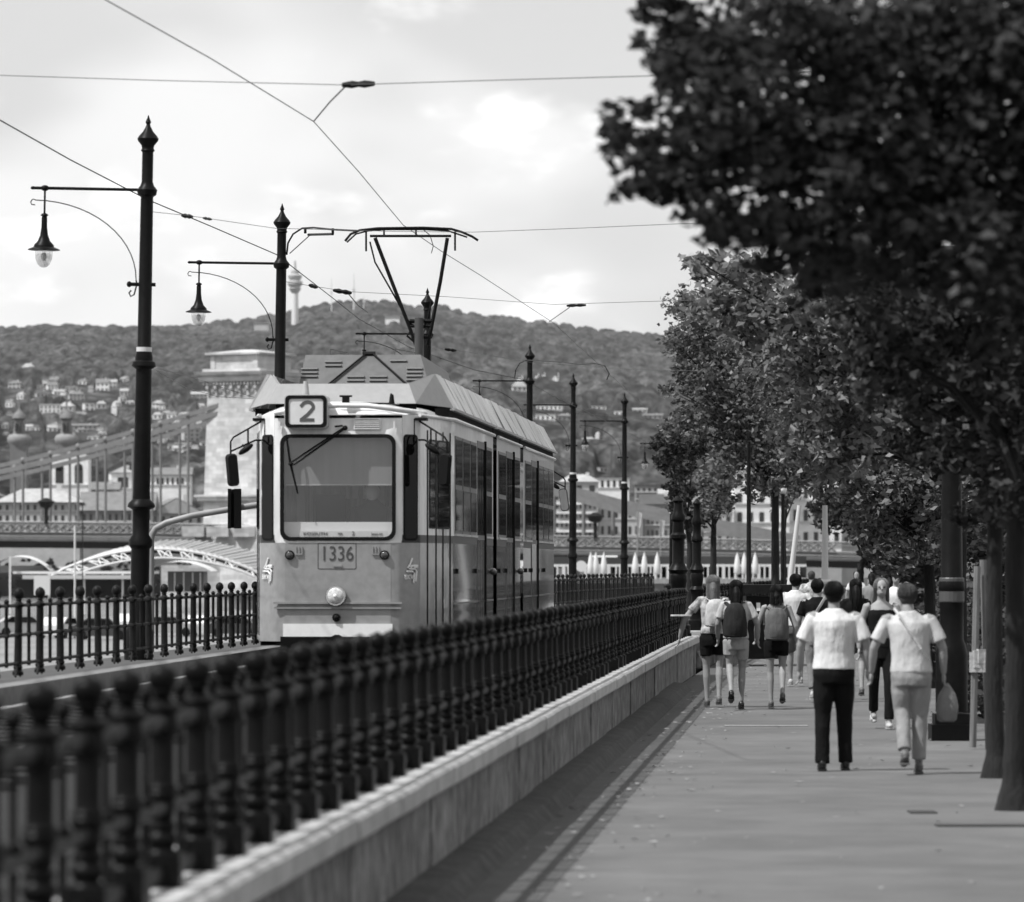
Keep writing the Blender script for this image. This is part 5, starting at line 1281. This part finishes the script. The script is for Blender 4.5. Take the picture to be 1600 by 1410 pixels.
barkm = mat('tree_bark', .010, .95, var=.5, scale=8, bump=1, bscale=30, stretch=(1,1,.25), dirt=.3)
def leaves(centers, n_each, size, rg, droop=.3):
    """centers: (x,y,z,r). pointed four-corner leaves, folded a little, gathered in twigs"""
    C = []; 
    for (x,y,z,r),n in zip(centers, n_each):
        nt = max(6, n//14)
        d = rg.normal(size=(nt,3)); d /= np.linalg.norm(d,axis=1)[:,None]
        rad = r*(rg.random(nt)**.45)*(.75+.35*rg.random(nt)); tw = d*rad[:,None]*np.array([1,1,.85])+np.array([x,y,z])
        i = rg.integers(0,nt,n); q = tw[i]+rg.normal(size=(n,3))*np.array([.5,.5,.42])*min(r*.32,.30)
        C.append(q)
    C = np.concatenate(C); n = len(C)
    a = rg.normal(size=(n,3)); a[:,2] = a[:,2]*.5-droop; a /= np.linalg.norm(a,axis=1)[:,None]
    b = np.cross(a, rg.normal(size=(n,3))); b /= np.linalg.norm(b,axis=1)[:,None]
    s = size*(.6+.8*rg.random(n))[:,None]
    w = .27*s; nn = np.cross(a,b)*s*.10
    V = np.stack([C-a*s*.5, C+b*w+nn, C+a*s*.5, C-b*w+nn],1).reshape(-1,3)
    Fq = np.arange(n*4).reshape(n,4)
    return V, Fq
def tree(name, lab, cat, trunk_px, trunk_y, Y, lobes, size=.13, m=None, dens=1.0, rt=.12, group=None, depthj=.9, layers=3, fork=None, seed=1):
    rg = np.random.default_rng(seed); k = Y/F
    base = P(trunk_px, trunk_y, Y); base.z = max(base.z, 0.03) if trunk_y is None else base.z
    base = Vector(((trunk_px-CX)*k, Y, .0))
    t = thing(name, lab, cat, tuple(base), 0, group)
    cs = []
    for px,py,r in lobes:
        for q in range(layers):
            dy = (q-(layers-1)/2)*depthj+rg.normal()*.2*depthj
            c = P(px, py, Y)+Vector((rg.normal()*r*k*.15, dy, rg.normal()*r*k*.12)); cs.append((c.x-base.x, c.y-base.y, c.z, r*k*(1.0 if q == (layers-1)//2 else .85)))
    ne = [int(dens*8.5*c[3]**2/(size*size*.45))+14 for c in cs]
    V,Fq = leaves(cs, ne, size, rg)
    o = bpy.data.objects.new('crown', npmesh('crown', V, Fq, m or leaf_a)); COL.objects.link(o); o.parent = t
    # trunk, limbs to the lobes
    zs = min(c[2]-c[3]*.2 for c in cs); top = max(c[2] for c in cs); mc = np.mean([[c[0],c[1],c[2]] for c in cs],0)
    zf = fork or max(1.9, zs-.1); mb = MB(); bow = rg.normal()*.006
    tx = [Vector((bow*math.sin(q/5*math.pi), 0, zf*q/5)) for q in range(6)]
    mb.tube([Vector((0,0,-.05)),Vector((0,0,.06)),Vector((0,0,.2))]+tx[1:], [rt*2.1,rt*1.6,rt*1.2,rt*1.02,rt,rt*.95,rt*.9,rt*.88], 14); mb.tube([tx[-1], Vector((mc[0]*.4,mc[1]*.4,(zf+mc[2])/2)), Vector((mc[0],mc[1],top*.96))],[rt*.85,rt*.6,rt*.15],8)
    tk = mb.build('trunk', barkm, t, 50)
    sb_ = tk.modifiers.new('fine','SUBSURF'); sb_.subdivision_type='SIMPLE'; sb_.levels = sb_.render_levels = 2
    tx_ = bpy.data.textures.new('bark','CLOUDS'); tx_.noise_scale=.16; dm = tk.modifiers.new('bark','DISPLACE'); dm.texture = tx_; dm.strength = rt*.35; dm.texture_coords='LOCAL'
    mb = MB()
    for c in cs[::2]:
        a = Vector((0,0,zf)).lerp(Vector((mc[0],mc[1],mc[2])), min(.8,max(0,rg.random()*.7)))
        e = Vector(c[:3]); mid = a.lerp(e,.5)+Vector((0,0,.15*abs(e.x-a.x))); mb.tube([a,mid,e],[rt*.38,rt*.22,rt*.08],6)
    mb.build('branches', barkm, t)
    return t
GT = 'trees along the promenade'
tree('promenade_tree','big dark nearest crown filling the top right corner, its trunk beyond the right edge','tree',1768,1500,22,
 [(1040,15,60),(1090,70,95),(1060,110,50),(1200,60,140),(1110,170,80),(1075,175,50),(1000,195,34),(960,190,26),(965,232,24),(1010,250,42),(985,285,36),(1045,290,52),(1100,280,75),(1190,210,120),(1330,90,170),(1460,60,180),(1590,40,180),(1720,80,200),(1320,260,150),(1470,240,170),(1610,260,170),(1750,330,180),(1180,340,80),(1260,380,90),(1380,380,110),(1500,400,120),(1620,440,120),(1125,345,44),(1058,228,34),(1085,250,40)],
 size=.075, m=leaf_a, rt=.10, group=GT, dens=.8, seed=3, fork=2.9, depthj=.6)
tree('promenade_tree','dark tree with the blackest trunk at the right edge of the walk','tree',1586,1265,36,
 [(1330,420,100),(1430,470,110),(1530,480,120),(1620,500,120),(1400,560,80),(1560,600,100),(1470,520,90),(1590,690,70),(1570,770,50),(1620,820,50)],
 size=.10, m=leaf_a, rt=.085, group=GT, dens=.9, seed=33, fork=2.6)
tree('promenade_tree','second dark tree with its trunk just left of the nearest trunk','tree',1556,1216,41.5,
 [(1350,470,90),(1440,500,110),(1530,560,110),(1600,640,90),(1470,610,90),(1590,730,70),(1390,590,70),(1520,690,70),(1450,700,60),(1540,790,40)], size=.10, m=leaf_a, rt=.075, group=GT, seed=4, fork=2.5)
tree('promenade_tree','tree with lighter drooping leaf sprays above the broad dark column','tree',1500,1150,56,
 [(1100,420,40),(1120,470,60),(1170,430,60),(1240,490,90),(1330,520,90),(1290,600,80),(1240,570,60),(1330,650,80),(1410,660,80),(1490,690,80),(1260,680,60),(1320,720,55),(1200,500,60)], size=.115, m=leaf_c, rt=.08, group=GT, seed=5, fork=2.6)
tree('promenade_tree','shady tree over the walker in beige, lower leaves hanging to head height','tree',1452,1060,72,
 [(1180,560,70),(1250,640,70),(1330,740,60),(1390,770,60),(1450,780,60),(1400,700,80),(1480,730,60),(1360,820,45),(1400,860,45),(1440,850,50),(1550,820,50)], size=.11, m=leaf_b, rt=.09, group=GT, seed=6)
tree('promenade_tree','airy tree with pale tips against the hill above the slim black pole','tree',1212,1010,108,
 [(1075,480,36),(1095,530,45),(1060,535,30),(1130,500,55),(1150,580,60),(1100,600,55),(1068,585,26),(1190,650,60),(1140,660,55),(1085,650,42),(1045,665,26),(1220,720,50),(1170,710,50),(1195,755,34),(1050,610,18),(1100,560,40),(1260,730,40)], size=.125, m=leaf_b, rt=.08, group=GT, seed=7, layers=3)
tree('young_tree','small tree with a low crown right above the blonde woman','tree',1115,1000,122,
 [(1115,785,34),(1100,755,36),(1130,760,30),(1140,790,18),(1092,800,20),(1130,730,34)], size=.14, m=leaf_b, rt=.085, group=GT, seed=8, fork=2.6)
tree('young_tree','small dark tree leaning over the ornate lamp post','tree',1078,1000,116,
 [(1055,690,26),(1040,720,22),(1062,735,30),(1068,775,28),(1080,815,24),(1062,800,16),(1030,690,16),(1085,700,34),(1052,760,16)], size=.135, m=leaf_a, rt=.085, group=GT, seed=9, fork=2.4)
tree('young_tree','pollard like small tree behind the slim poles','tree',1224,990,128,
 [(1222,775,22),(1210,760,20),(1240,758,24),(1265,745,30)], size=.14, m=leaf_b, rt=.08, group=GT, seed=10, fork=2.8)
tree('background_tree','dark tree mass behind the pale upright pole','tree',1345,990,150,
 [(1330,800,55),(1370,840,50),(1420,830,60),(1300,790,40),(1470,850,60),(1390,890,40),(1440,900,40)], size=.24, m=leaf_a, rt=.12, group='trees beyond the walkers', seed=12)
tree('background_tree','dark tree beyond the promenade seen between stakes and nearest trunk','tree',1545,1000,95,
 [(1530,800,60),(1560,870,55),(1590,800,60),(1600,930,55),(1550,960,40),(1500,830,50)], size=.18, m=leaf_a, rt=.11, group='trees beyond the walkers', seed=13)
tree('background_tree','shadowy tree right of the nearest trunk at the picture edge','tree',1660,1100,60,
 [(1620,820,70),(1640,940,70),(1600,1010,50),(1640,1080,60),(1700,700,120),(1700,900,120)], size=.16, m=leaf_a, rt=.12, group='trees beyond the walkers', seed=14)
# tree row outside the frame that shades the walk from the right side street and is mirrored in the tram flank
for i,(a,Y,sd_) in enumerate(((4.8,22,21),(5.0,30,22))):
    xw = lane(a,Y); px = CX+xw*F/Y; k = F/Y
    tree('promenade_tree', ['tree just outside the right picture edge near the camera','tree outside the right edge beside the nearest tree'][i], 'tree', px, 1100, Y, [(px-1.3*k, HY-2.6*k, 1.1*k),(px+.2*k, HY-3.4*k, 1.6*k),(px-.6*k, HY-4.8*k, 1.3*k),(px+1.4*k, HY-2.9*k, 1.2*k)], size=.15, m=leaf_a, rt=.11, group=GT, seed=sd_, layers=2)
# hedge along the verge
hd = thing('clipped_hedge', 'dark low hedge running behind the broad column on the right', 'hedge')
rg = np.random.default_rng(5); cs = []
for Y in np.arange(53,125,.6): cs.append((lane(2.25,Y)+rg.normal()*.12, Y, .62+rg.normal()*.10, .62))
V,Fq = leaves(cs, [240]*len(cs), .12, rg); o = bpy.data.objects.new('foliage', npmesh('foliage', V, Fq, leaf_a)); COL.objects.link(o); o.parent = hd

V,Fq = leaves(BANK, [150]*len(BANK), 1.3, np.random.default_rng(9)); o = bpy.data.objects.new('riverside_woods', npmesh('riverside_woods', V, Fq, leaf_a)); COL.objects.link(o); o['kind'] = 'stuff'
# ---------------------------------------------------------------- people
def skin_m(v): return mat('skin_%d'%int(v*1000), v, .6, var=.08, scale=20, spec=.3)
def cloth(name, v, var=.12, sc=9): return mat(name, v, .9, var=var, scale=sc, spec=.15, bump=1.0, bscale=9, stretch=(1.6,1.6,.6))
SK = skin_m(.26)
def remesh(o, vox, smooth=2):
    m = o.modifiers.new('remesh','REMESH'); m.mode = 'VOXEL'; m.voxel_size = vox; m.use_smooth_shade = True
    if smooth: s = o.modifiers.new('smooth','SMOOTH'); s.iterations = smooth; s.factor = .5
def wrinkle(o, strength, size=.09):
    tx = bpy.data.textures.new('folds','CLOUDS'); tx.noise_scale = size; tx.noise_depth = 2
    d = o.modifiers.new('folds','DISPLACE'); d.texture = tx; d.strength = strength*.6; d.mid_level = .55; d.texture_coords = 'LOCAL'
def lerp_pts(a, b, n): return [a.lerp(b, i/n) for i in range(n+1)]
def finger(mb, root, d, up, L, r, curl):
    p = root; pts = [p]; dd = d.copy(); ax = d.cross(up).normalized()
    for k,l in enumerate((.42,.32,.26)):
        dd = Matrix.Rotation(curl, 3, ax) @ dd; p = p+dd*L*l; pts.append(p)
    mb.tube(pts, [r,r*.95,r*.85,r*.62], 7)
def person(lab, px, foot_y, Y, H, face=0, name='person', female=False, head_turn=0, lean=(0,0), armL=None, armR=None, legL=None, legR=None,
           top=None, bottom=None, shoes=None, hair=None, skin=SK, vox=.011, stout=1.0, detail=True, toplen=.0, neckline=1.46, sleeve=.5, head_nod=0, stance=1.0):
    """face: 0 = walking away (looking +Y). arms: (out, forward, elbow_fwd) ; legs: (fwd, lift)"""
    base = P(px, foot_y, Y); base.z = .006 if abs(base.z) < .5 else base.z
    t = thing(name, lab, 'person', tuple(base), R(face)); s = H/1.75
    V3 = lambda x,y,z: Vector((x*s, y*s, z*s))
    lx, ly = lean     # sideways / forward lean of trunk at shoulder height
    def tr(x,y,z):    # bend trunk above the pelvis
        k = max(0,(z-.95)/.5); return V3(x+lx*k, y+ly*k*k, z)
    shw = (.175 if female else .20)*(.5+.5*stout); hipw = (.095 if female else .09)
    pel = V3(0,0,.93)
    # legs
    def leg(sx, fwd, lift):
        hip = V3(sx*hipw, 0, .90); ank = V3(sx*(hipw*.80*stance), fwd, .085+lift)
        mid = hip.lerp(ank,.5); kb = .02+abs(fwd)*.10+lift*.75; knee = mid+V3(0, kb, .03+lift*.12)
        return hip, knee, ank
    LL = leg(-1, *(legL or (.08,0))); LR = leg(1, *(legR or (-.10,.03)))
    def arm(sx, out, fwd, bend):
        sh = tr(sx*(shw-.01), 0, 1.415); el = sh+V3(sx*(.05+out*.55), fwd*.45-.02, -.27)
        wr = el+V3(sx*(out*.25-.02), fwd*.5+bend*.6, -.245+abs(bend)*.35)
        return sh, el, wr
    AL = arm(-1, *(armL or (.04,.08,.06))); AR = arm(1, *(armR or (.04,-.08,.04)))
    bulk = stout*(.93 if female else 1.0)
    # body: trunk, neck, head, arms with hands, legs with feet - one skin
    mb = MB()
    R_ = lambda x,y,z,a,b: (lambda v:(v.x,v.y,v.z,a*s*bulk,b*s*bulk))(tr(x,y,z))
    mb.rings([R_(0,0,.84,.13,.10),R_(0,0,.90,.165,.115),R_(0,0,.98,.158,.11),R_(0,0,1.08,.132 if female else .148,.098),R_(0,.005,1.2,.15,.108),R_(0,.0,1.32,.165,.112),R_(0,-.005,1.385,shw-.025,.10),R_(0,-.01,1.435,.125,.080),R_(0,-.005,1.475,.065,.062)], 20)
    hc = tr(0, .025, 1.625)
    mb.tube([tr(0,-.01,1.44), tr(0,.0,1.52), hc-V3(0,0,.03)], [.058*s,.052*s,.05*s], 12)
    HM = Matrix.Rotation(R(head_turn),3,'Z') @ Matrix.Rotation(R(head_nod),3,'X')
    mb.ball(hc+V3(0,-.012,.018), (.074*s,.092*s,.092*s), 16, 12, HM); mb.ball(hc+HM@V3(0,.022,-.045), (.055*s,.062*s,.062*s), 14, 10, HM)
    if detail:
        mb.tube([hc+HM@V3(0,.085,.012), hc+HM@V3(0,.104,-.022)], [.009*s,.015*s], 7)
        for sx in (-1,1): mb.ball(hc+HM@V3(sx*.076,-.008,-.005), (.010*s,.020*s,.030*s), 8, 6, HM)
        mb.tube([hc+HM@V3(-.022,.080,-.058), hc+HM@V3(.022,.080,-.058)], .007*s, 6)
    for sx,(sh,el,wr) in ((-1,AL),(1,AR)):
        ua = .048*s*bulk; fa = .038*s
        mb.tube([sh+V3(-sx*.03,0,.0), sh, sh.lerp(el,.5), el, el.lerp(wr,.35), wr], [ua*1.05,ua*1.1,ua*.95,fa*1.02,fa*1.05,fa*.68], 12)
        d = (wr-el).normalized(); side = Vector((0,1,0)); side = (side-d*side.dot(d)).normalized(); nrm = d.cross(side)
        pc = wr+d*.05*s; 
        mb.tube([wr-d*.01*s, wr+d*.03*s, wr+d*.085*s], [(.022*s,.028*s),(.019*s,.038*s),(.016*s,.036*s)], 10) if False else mb.ball(pc, (.020*s,.038*s,.050*s), 12, 8, Matrix((nrm,side,d)).transposed())
        if detail:
            for k,(o_,L_) in enumerate(((.028,.072),(.010,.080),(-.009,.074),(-.026,.058))):
                finger(mb, wr+d*.088*s+side*o_*s, d, nrm*sx, L_*s, .0092*s, .28+.05*k)
            th = (d*.6+side*.8).normalized(); finger(mb, wr+d*.035*s+side*.03*s, th, nrm*sx, .062*s, .0105*s, .12)
    for hip,knee,ank in (LL,LR):
        th = .082*s*bulk; 
        mb.tube([hip+V3(0,0,.03), hip.lerp(knee,.3), knee+V3(0,0,.04), knee-V3(0,0,.02), knee.lerp(ank,.3), knee.lerp(ank,.75), ank], [th*1.02,th*.95,th*.66,th*.62,th*.66,th*.44,th*.42], 14)
        mb.tube([ank-V3(0,.03,.02), ank+V3(0,.06,-.045), ank+V3(0,.14,-.06)], [.036*s,.034*s,.024*s], 10)
    bod = mb.build('body', skin, t, 60); remesh(bod, vox*s*.8, 1)
    # eyes for those who face us
    if detail:
        mb = MB()
        for sx in (-1,1): mb.ball(hc+HM@V3(sx*.030,.080,.012),(.011*s,.006*s,.007*s),8,6,HM)
        mb.build('eyes', trub, t)
    # top
    if top:
        mtop, fit, zl, sl, folds = top     # material, looseness, hem height, sleeve share, folds
        mb = MB(); f = fit
        mb.rings([R_(0,0,zl,.168+f*1.0,.122+f),R_(0,0,(zl+1.06)/2,.163+f,.115+f),R_(0,0,1.08,.142+f+(.0 if female else .012),.104+f),R_(0,.0,1.2,.155+f,.112+f),R_(0,0,1.32,.170+f,.118+f),R_(0,-.005,1.38,shw-.018+f*.7,.105+f*.8),R_(0,-.008,neckline-.025,.135,.085),R_(0,-.008,neckline+.03,.070,.066)], 22)
        if sl > 0:
            for sx,(sh,el,wr) in ((-1,AL),(1,AR)):
                if sl <= 1: e = sh.lerp(el, sl); ps = [sh+V3(-sx*.05,0,.0), sh+V3(0,0,-.005), sh.lerp(e,.6), e]; rs = [.050*s,.058*s*bulk,(.056+f*.5)*s*bulk,(.058+f*.8)*s*bulk]
                else: e = el.lerp(wr, sl-1); ps = [sh+V3(-sx*.05,0,0), sh, sh.lerp(el,.5), el, e]; rs = [.058*s,.062*s,.058*s,.052*s,.042*s]
                mb.tube(ps, rs, 14)
        o = mb.build('shirt', mtop, t, 60); remesh(o, vox*s*1.1, 4); wrinkle(o, folds*s*.75, .16)
    if bottom:
        mbt, kind, hem, folds = bottom    # kind trousers / skirt ; hem fraction along leg
        mb = MB()
        mb.rings([R_(0,0,.80,.168,.125),R_(0,-.005,.88,.180,.130),R_(0,0,.96,.172,.122),R_(0,0,1.03,.152,.110)], 20)
        if kind == 'skirt': mb.rings([R_(0,.0,.90-.42*hem,.21,.17),R_(0,0,.80,.195,.145),R_(0,0,.92,.18,.128)],20)
        else:
            for hip,knee,ank in (LL,LR):
                full = hip.lerp(knee, min(1,hem/.5)); pts = [hip+V3(0,0,.03), hip.lerp(full,.5), full]; th = .094*s*bulk; rs = [th, th*.97, th*(.93 if hem<.5 else .76)]
                if hem > .5:
                    e = knee.lerp(ank, min(1,(hem-.5)/.5)); pts += [knee.lerp(e,.5), e-V3(0,.005,.02)]; rs += [th*.66, th*.66]
                mb.tube(pts, rs, 14)
        o = mb.build('trousers' if kind != 'skirt' else 'skirt', mbt, t, 60); remesh(o, vox*s*1.1, 3); wrinkle(o, folds*s, .13)
    if shoes:
        for (hip,knee,ank),lf in ((LL,(legL or (0,0))[1]),(LR,(legR or (0,.03))[1])):
            tilt = R(-lf*150); M = Matrix.Rotation(-min(1.1,lf*4.0),3,'X')
            mb = MB(); mb.ball(ank+M@V3(0,.055,-.048), (.044*s,.128*s,.036*s), 14, 8, M); mb.ball(ank+M@V3(0,-.025,-.02), (.040*s,.048*s,.05*s), 12, 8, M)
            mb.box(ank+M@V3(0,.045,-.075),(.075*s,.24*s,.018*s)); o = mb.build('shoe', shoes, t, 50)
    if hair:
        hm, kind = hair; mb = MB()
        mb.ball(hc+HM@V3(0,-.026,.028),(.084*s,.096*s,.091*s),16,12,HM)
        if kind == 'long': mb.tube([hc+HM@V3(0,-.05,.0), hc+HM@V3(0,-.085,-.08), hc+HM@V3(0,-.10,-.20), hc+HM@V3(0,-.115,-.33)], [(.084*s,.06*s),(.10*s,.060*s),(.105*s,.05*s),(.06*s,.025*s)], 14)
        elif kind == 'mid': mb.tube([hc+HM@V3(0,-.045,.0), hc+HM@V3(0,-.06,-.07), hc+HM@V3(0,-.07,-.15)], [(.084*s,.07*s),(.10*s,.065*s),(.085*s,.04*s)], 14)
        elif kind == 'bun': mb.ball(hc+HM@V3(0,-.11,.07),(.045*s,)*3)
        else: mb.ball(hc+HM@V3(0,-.045,-.015),(.080*s,.062*s,.075*s),14,10,HM)
        o = mb.build('hair', hm, t, 60); remesh(o, vox*s, 1); wrinkle(o, .010*s, .03)
        if detail:
            rg_ = random.Random(int(px)); mb = MB(); L_ = {'long':.36,'mid':.19,'bun':.04}.get(kind,.035)
            for q in range(110 if kind in ('long','mid') else 150):
                az = rg_.uniform(-2.5,2.5)-math.pi/2; el0 = rg_.uniform(.5,1.45); pts = []
                for e in range(6):
                    el = el0-(el0+ (.25 if kind in('long','mid') else .55))*e/5; rr = .98+.06*rg_.random()
                    pts.append(hc+HM@V3(.087*rr*math.cos(az)*math.cos(el), -.026+.097*rr*math.sin(az)*math.cos(el), .026+.091*rr*math.sin(el)))
                if kind in ('long','mid'):
                    ex = pts[-1]; spread = rg_.uniform(-.02,.02)
                    for e in range(1,5): pts.append(ex+V3(spread*e*.6-(ex.x-hc.x)/s*.10*e, (-.012*e if math.sin(az)<0 else -.02*e), -L_*(e/4)*rg_.uniform(.85,1)))
                mb.tube(pts, [.0035*s]+[.0065*s]*(len(pts)-2)+[.002*s], 4)
            mb.build('hair_strands', hm, o)
    t['_c'] = 1; del t['_c']
    return t, dict(s=s, hc=hc, AL=AL, AR=AR, tr=tr)
def _x(): pass
hair_dk = mat('dark_hair', .007, .6, spec=.12, var=.5, scale=40, stretch=(8,8,1)); hair_bl = mat('blonde_hair', .11, .6, spec=.15, var=.45, scale=40, stretch=(6,6,.6)); hair_gr = mat('grey_hair', .05, .7, spec=.1, var=.4, scale=50)
whites = cloth('white_shirt_cotton', .62, .05); beige = cloth('beige_trousers_cloth', .26, .12); blackc = cloth('black_cloth', .006, .2); tee = cloth('pale_tee_cloth', .48, .08)
floral = mat('floral_print_cloth', .34, .9, var=.75, scale=16, spec=.1); greyc = cloth('grey_top_cloth', .20); lightshort = cloth('pale_shorts_cloth', .30); denim = cloth('denim_shorts', .10); palec = cloth('pale_top', .42)
shoe_b = mat('black_shoe_leather', .008, .4); shoe_w = mat('pale_trainer', .4, .6); shoe_g = mat('grey_shoe', .10,.6)
def fig(*a, **k): return person(*a, **k)
def mark(t, **kw): pass
m1 = fig('person from behind in a white short sleeved shirt and black trousers, nearest walker', 1303, 1205, 42.9, 1.70, top=(whites,.016,.93,.80,.034), bottom=(blackc,'trousers',1.0,.022), shoes=shoe_b, hair=(hair_dk,'short'),
         armL=(.10,.10,.05), armR=(.10,-.02,.10), legL=(-.06,0), legR=(.09,0), stout=1.10, stance=1.55)
m2 = fig('person from behind in pale tee and beige trousers with a shoulder strap, carrying a bag', 1424, 1207, 42.2, 1.68, top=(tee,.014,.92,.75,.030), bottom=(beige,'trousers',.93,.026), shoes=shoe_g, hair=(hair_gr,'short'),
         armL=(.13,.06,.08), armR=(.12,.0,.06), legL=(-.16,.10), legR=(.05,0), lean=(-.025,.04), stout=1.08, head_turn=8)
w1_ = fig('blonde person from behind in floral top and black shorts, hand on the wall end', 1114, 1100, 62.3, 1.72, female=True, top=(floral,.018,.96,.55,.02), bottom=(blackc,'trousers',.30,.012), shoes=shoe_g, hair=(hair_bl,'long'),
          armL=(.30,.10,.02), armR=(.05,.1,.1), legL=(.02,0), legR=(-.10,.03))
w2_ = fig('dark haired person from behind in pale top and pale shorts with a dark backpack', 1150, 1103, 61.2, 1.66, female=True, top=(palec,.022,.95,.7,.02), bottom=(lightshort,'trousers',.30,.012), shoes=shoe_b, hair=(hair_dk,'long'),
          armL=(.05,.12,.15), armR=(.13,.05,.12), legL=(-.28,.14), legR=(.10,0))
w3_ = fig('dark haired person from behind in grey top and black shorts with a grey backpack', 1213, 1102, 61.8, 1.60, female=True, top=(greyc,.015,.95,.0,.015), bottom=(blackc,'trousers',.26,.012), shoes=shoe_g, hair=(hair_dk,'mid'),
          armL=(.10,.08,.25), armR=(.10,-.05,.1), legL=(-.05,0), legR=(-.22,.10))
w4_ = fig('blonde person walking towards the camera in a black sleeveless top and leggings', 1377, 1138, 54.0, 1.70, face=180, female=True, top=(blackc,.006,.93,0,.012), bottom=(blackc,'trousers',.95,.008), shoes=shoe_w, hair=(hair_bl,'mid'),
          armL=(.10,.05,.08), armR=(.08,.0,.08), legL=(.16,0), legR=(-.20,.10), neckline=1.38)
w5_ = fig('person with long dark hair half hidden behind the white shirted walker', 1337, 1098, 66, 1.66, female=True, top=(blackc,.012,.94,.6,.01), bottom=(denim,'trousers',.35,.01), shoes=shoe_g, hair=(hair_dk,'long'), legL=(.1,0), legR=(-.15,.06), vox=.014)
m3 = fig('person in black top with a pale strap, left of the white shirted walker', 1277, 1096, 64.5, 1.66, top=(blackc,.014,.93,.7,.012), bottom=(greyc,'trousers',.9,.012), shoes=shoe_w, hair=(hair_dk,'short'), legL=(-.1,.04), legR=(.14,0), vox=.014)
m4 = fig('person in bright white top beyond the grey backpack walker', 1243, 1072, 73, 1.72, top=(whites,.02,.92,.7,.015), bottom=(denim,'trousers',.5,.012), shoes=shoe_w, hair=(hair_dk,'short'), vox=.016)
far = [(1400,1040,80,1.75,whites,beige,hair_dk,'far person in white walking under the trees, right of the blonde one'),(1362,1025,98,1.7,greyc,blackc,hair_dk,'far person in grey top just over the blonde walker'),
(1268,1015,104,1.74,floral,beige,hair_gr,'far person in patterned top between the pale poles'),
       (1338,1000,118,1.72,whites,greyc,hair_dk,'most distant walker in white near the dark tree mass')]
for i,(px,fy,Yy,H,tm,bm,hm,lab) in enumerate(far):
    fy = HY+EYE*F/Yy
    fig(lab, px, fy, Yy, H, face=(180 if i%3 == 0 else 0), female=i%2==1, top=(tm,.02,.93,.6,.01), bottom=(bm,'trousers',.9 if i%2==0 else .35,.01), shoes=shoe_g, hair=(hm,'short' if i%2==0 else 'mid'), vox=.022, detail=False, legL=(.12,0), legR=(-.14,.05))
# ---- things they carry
def carried(name, lab, cat, who, loc, build):
    t, d = who; o = thing(name, lab, cat, tuple(t.location+Vector(loc)*1.0)); o.rotation_euler = t.rotation_euler.copy(); build(o, d['s']); return o
def backpack(mm, w=.27, h=.40, dpt=.15):
    def f(o, s):
        mb = MB(); mb.rings([(0,-.0,-h*.5,w*.42,dpt*.38),(0,-.01,-h*.45,w*.50,dpt*.5),(0,-.015,-h*.1,w*.5,dpt*.52),(0,-.0,h*.28,w*.43,dpt*.45),(0,.01,h*.45,w*.30,dpt*.33),(0,.02,h*.5,w*.15,dpt*.2)],18); b = mb.build('bag_body', mm, o, 50); wrinkle(b,.02,.1)
        mb = MB(); mb.rings([(0,-dpt*.42,-h*.40,w*.32,.03),(0,-dpt*.47,-h*.2,w*.35,.045),(0,-dpt*.44,.0,w*.30,.03)],14); mb.build('front_pocket', mm, o, 50)
        for sx in (-1,1):
            mb = MB(); mb.tube([(sx*w*.22,.03,h*.42),(sx*w*.36,.10,h*.52),(sx*w*.44,.24,h*.40),(sx*w*.46,.25,.0),(sx*w*.42,.08,-h*.4)],[(.022,.006)]*5,6); mb.build('shoulder_strap', mm, o, 40)
    return f
bagd = cloth('dark_backpack_cloth', .022, .3); bagl = cloth('pale_backpack_cloth', .42, .25); bagg = cloth('grey_backpack_cloth', .10, .2)
carried('backpack','pale backpack on the back of the blonde person by the wall','backpack',w1_,(.035,-.17,1.22),backpack(bagl,.30,.36,.16))
carried('backpack','dark backpack on the back of the person in pale shorts','backpack',w2_,(-.02,-.18,1.14),backpack(bagd,.31,.44,.17))
carried('backpack','soft grey backpack on the person in black shorts','backpack',w3_,(0,-.16,1.08),backpack(bagg,.31,.42,.16))
def strap(o, s):
    V = [(.13,-.07,.455),(.09,-.125,.40),(.0,-.155,.26),(-.10,-.15,.10),(-.175,-.10,.0)]
    V = [(-x,y,z) for x,y,z in V]; mb = MB(); mb.tube(V,[(.004,.015)]*5,6); mb.build('strap_band', whites, o)
carried('shoulder_strap','white shoulder strap across the back of the pale tee','strap',m2,(-.03,-.01,1.0),strap)
def plastic(o, s):
    mb = MB(); mb.rings([(0,0,-.34,.06,.03),(0,0,-.32,.09,.045),(0,0,-.2,.10,.05),(0,0,-.1,.075,.04),(0,0,-.04,.04,.025),(0,0,.0,.012,.012)],16); b = mb.build('bag_body', mat('plastic_bag_film',.16,.5,bump=1,bscale=12), o, 60); wrinkle(b,.03,.06)
d = m2[1]; wr = d['AR'][2]; carried('plastic_bag','pale plastic bag hanging from the right hand of the beige walker','bag',m2,tuple(wr+Vector((.03,.02,-.09))),plastic)
def strap2(o, s):
    mb = MB(); mb.tube([(.12,-.10,.46),(.02,-.15,.30),(-.12,-.14,.06)],[(.006,.022)]*3,6); mb.build('strap_band', tee, o)
carried('shoulder_strap','pale strap across the back of the person in black top','strap',m3,(0,-.01,.98),strap2)
def book(o, s):
    mb = MB(); mb.box((0,0,0),(.24,.16,.02), rz=.2); mb.build('folded_paper', whites, o)
d = w1_[1]; el = d['AL'][1]; carried('folded_map','white folded map tucked under the arm of the blonde person','paper',w1_,tuple(el+Vector((-.04,.0,.06))),book)
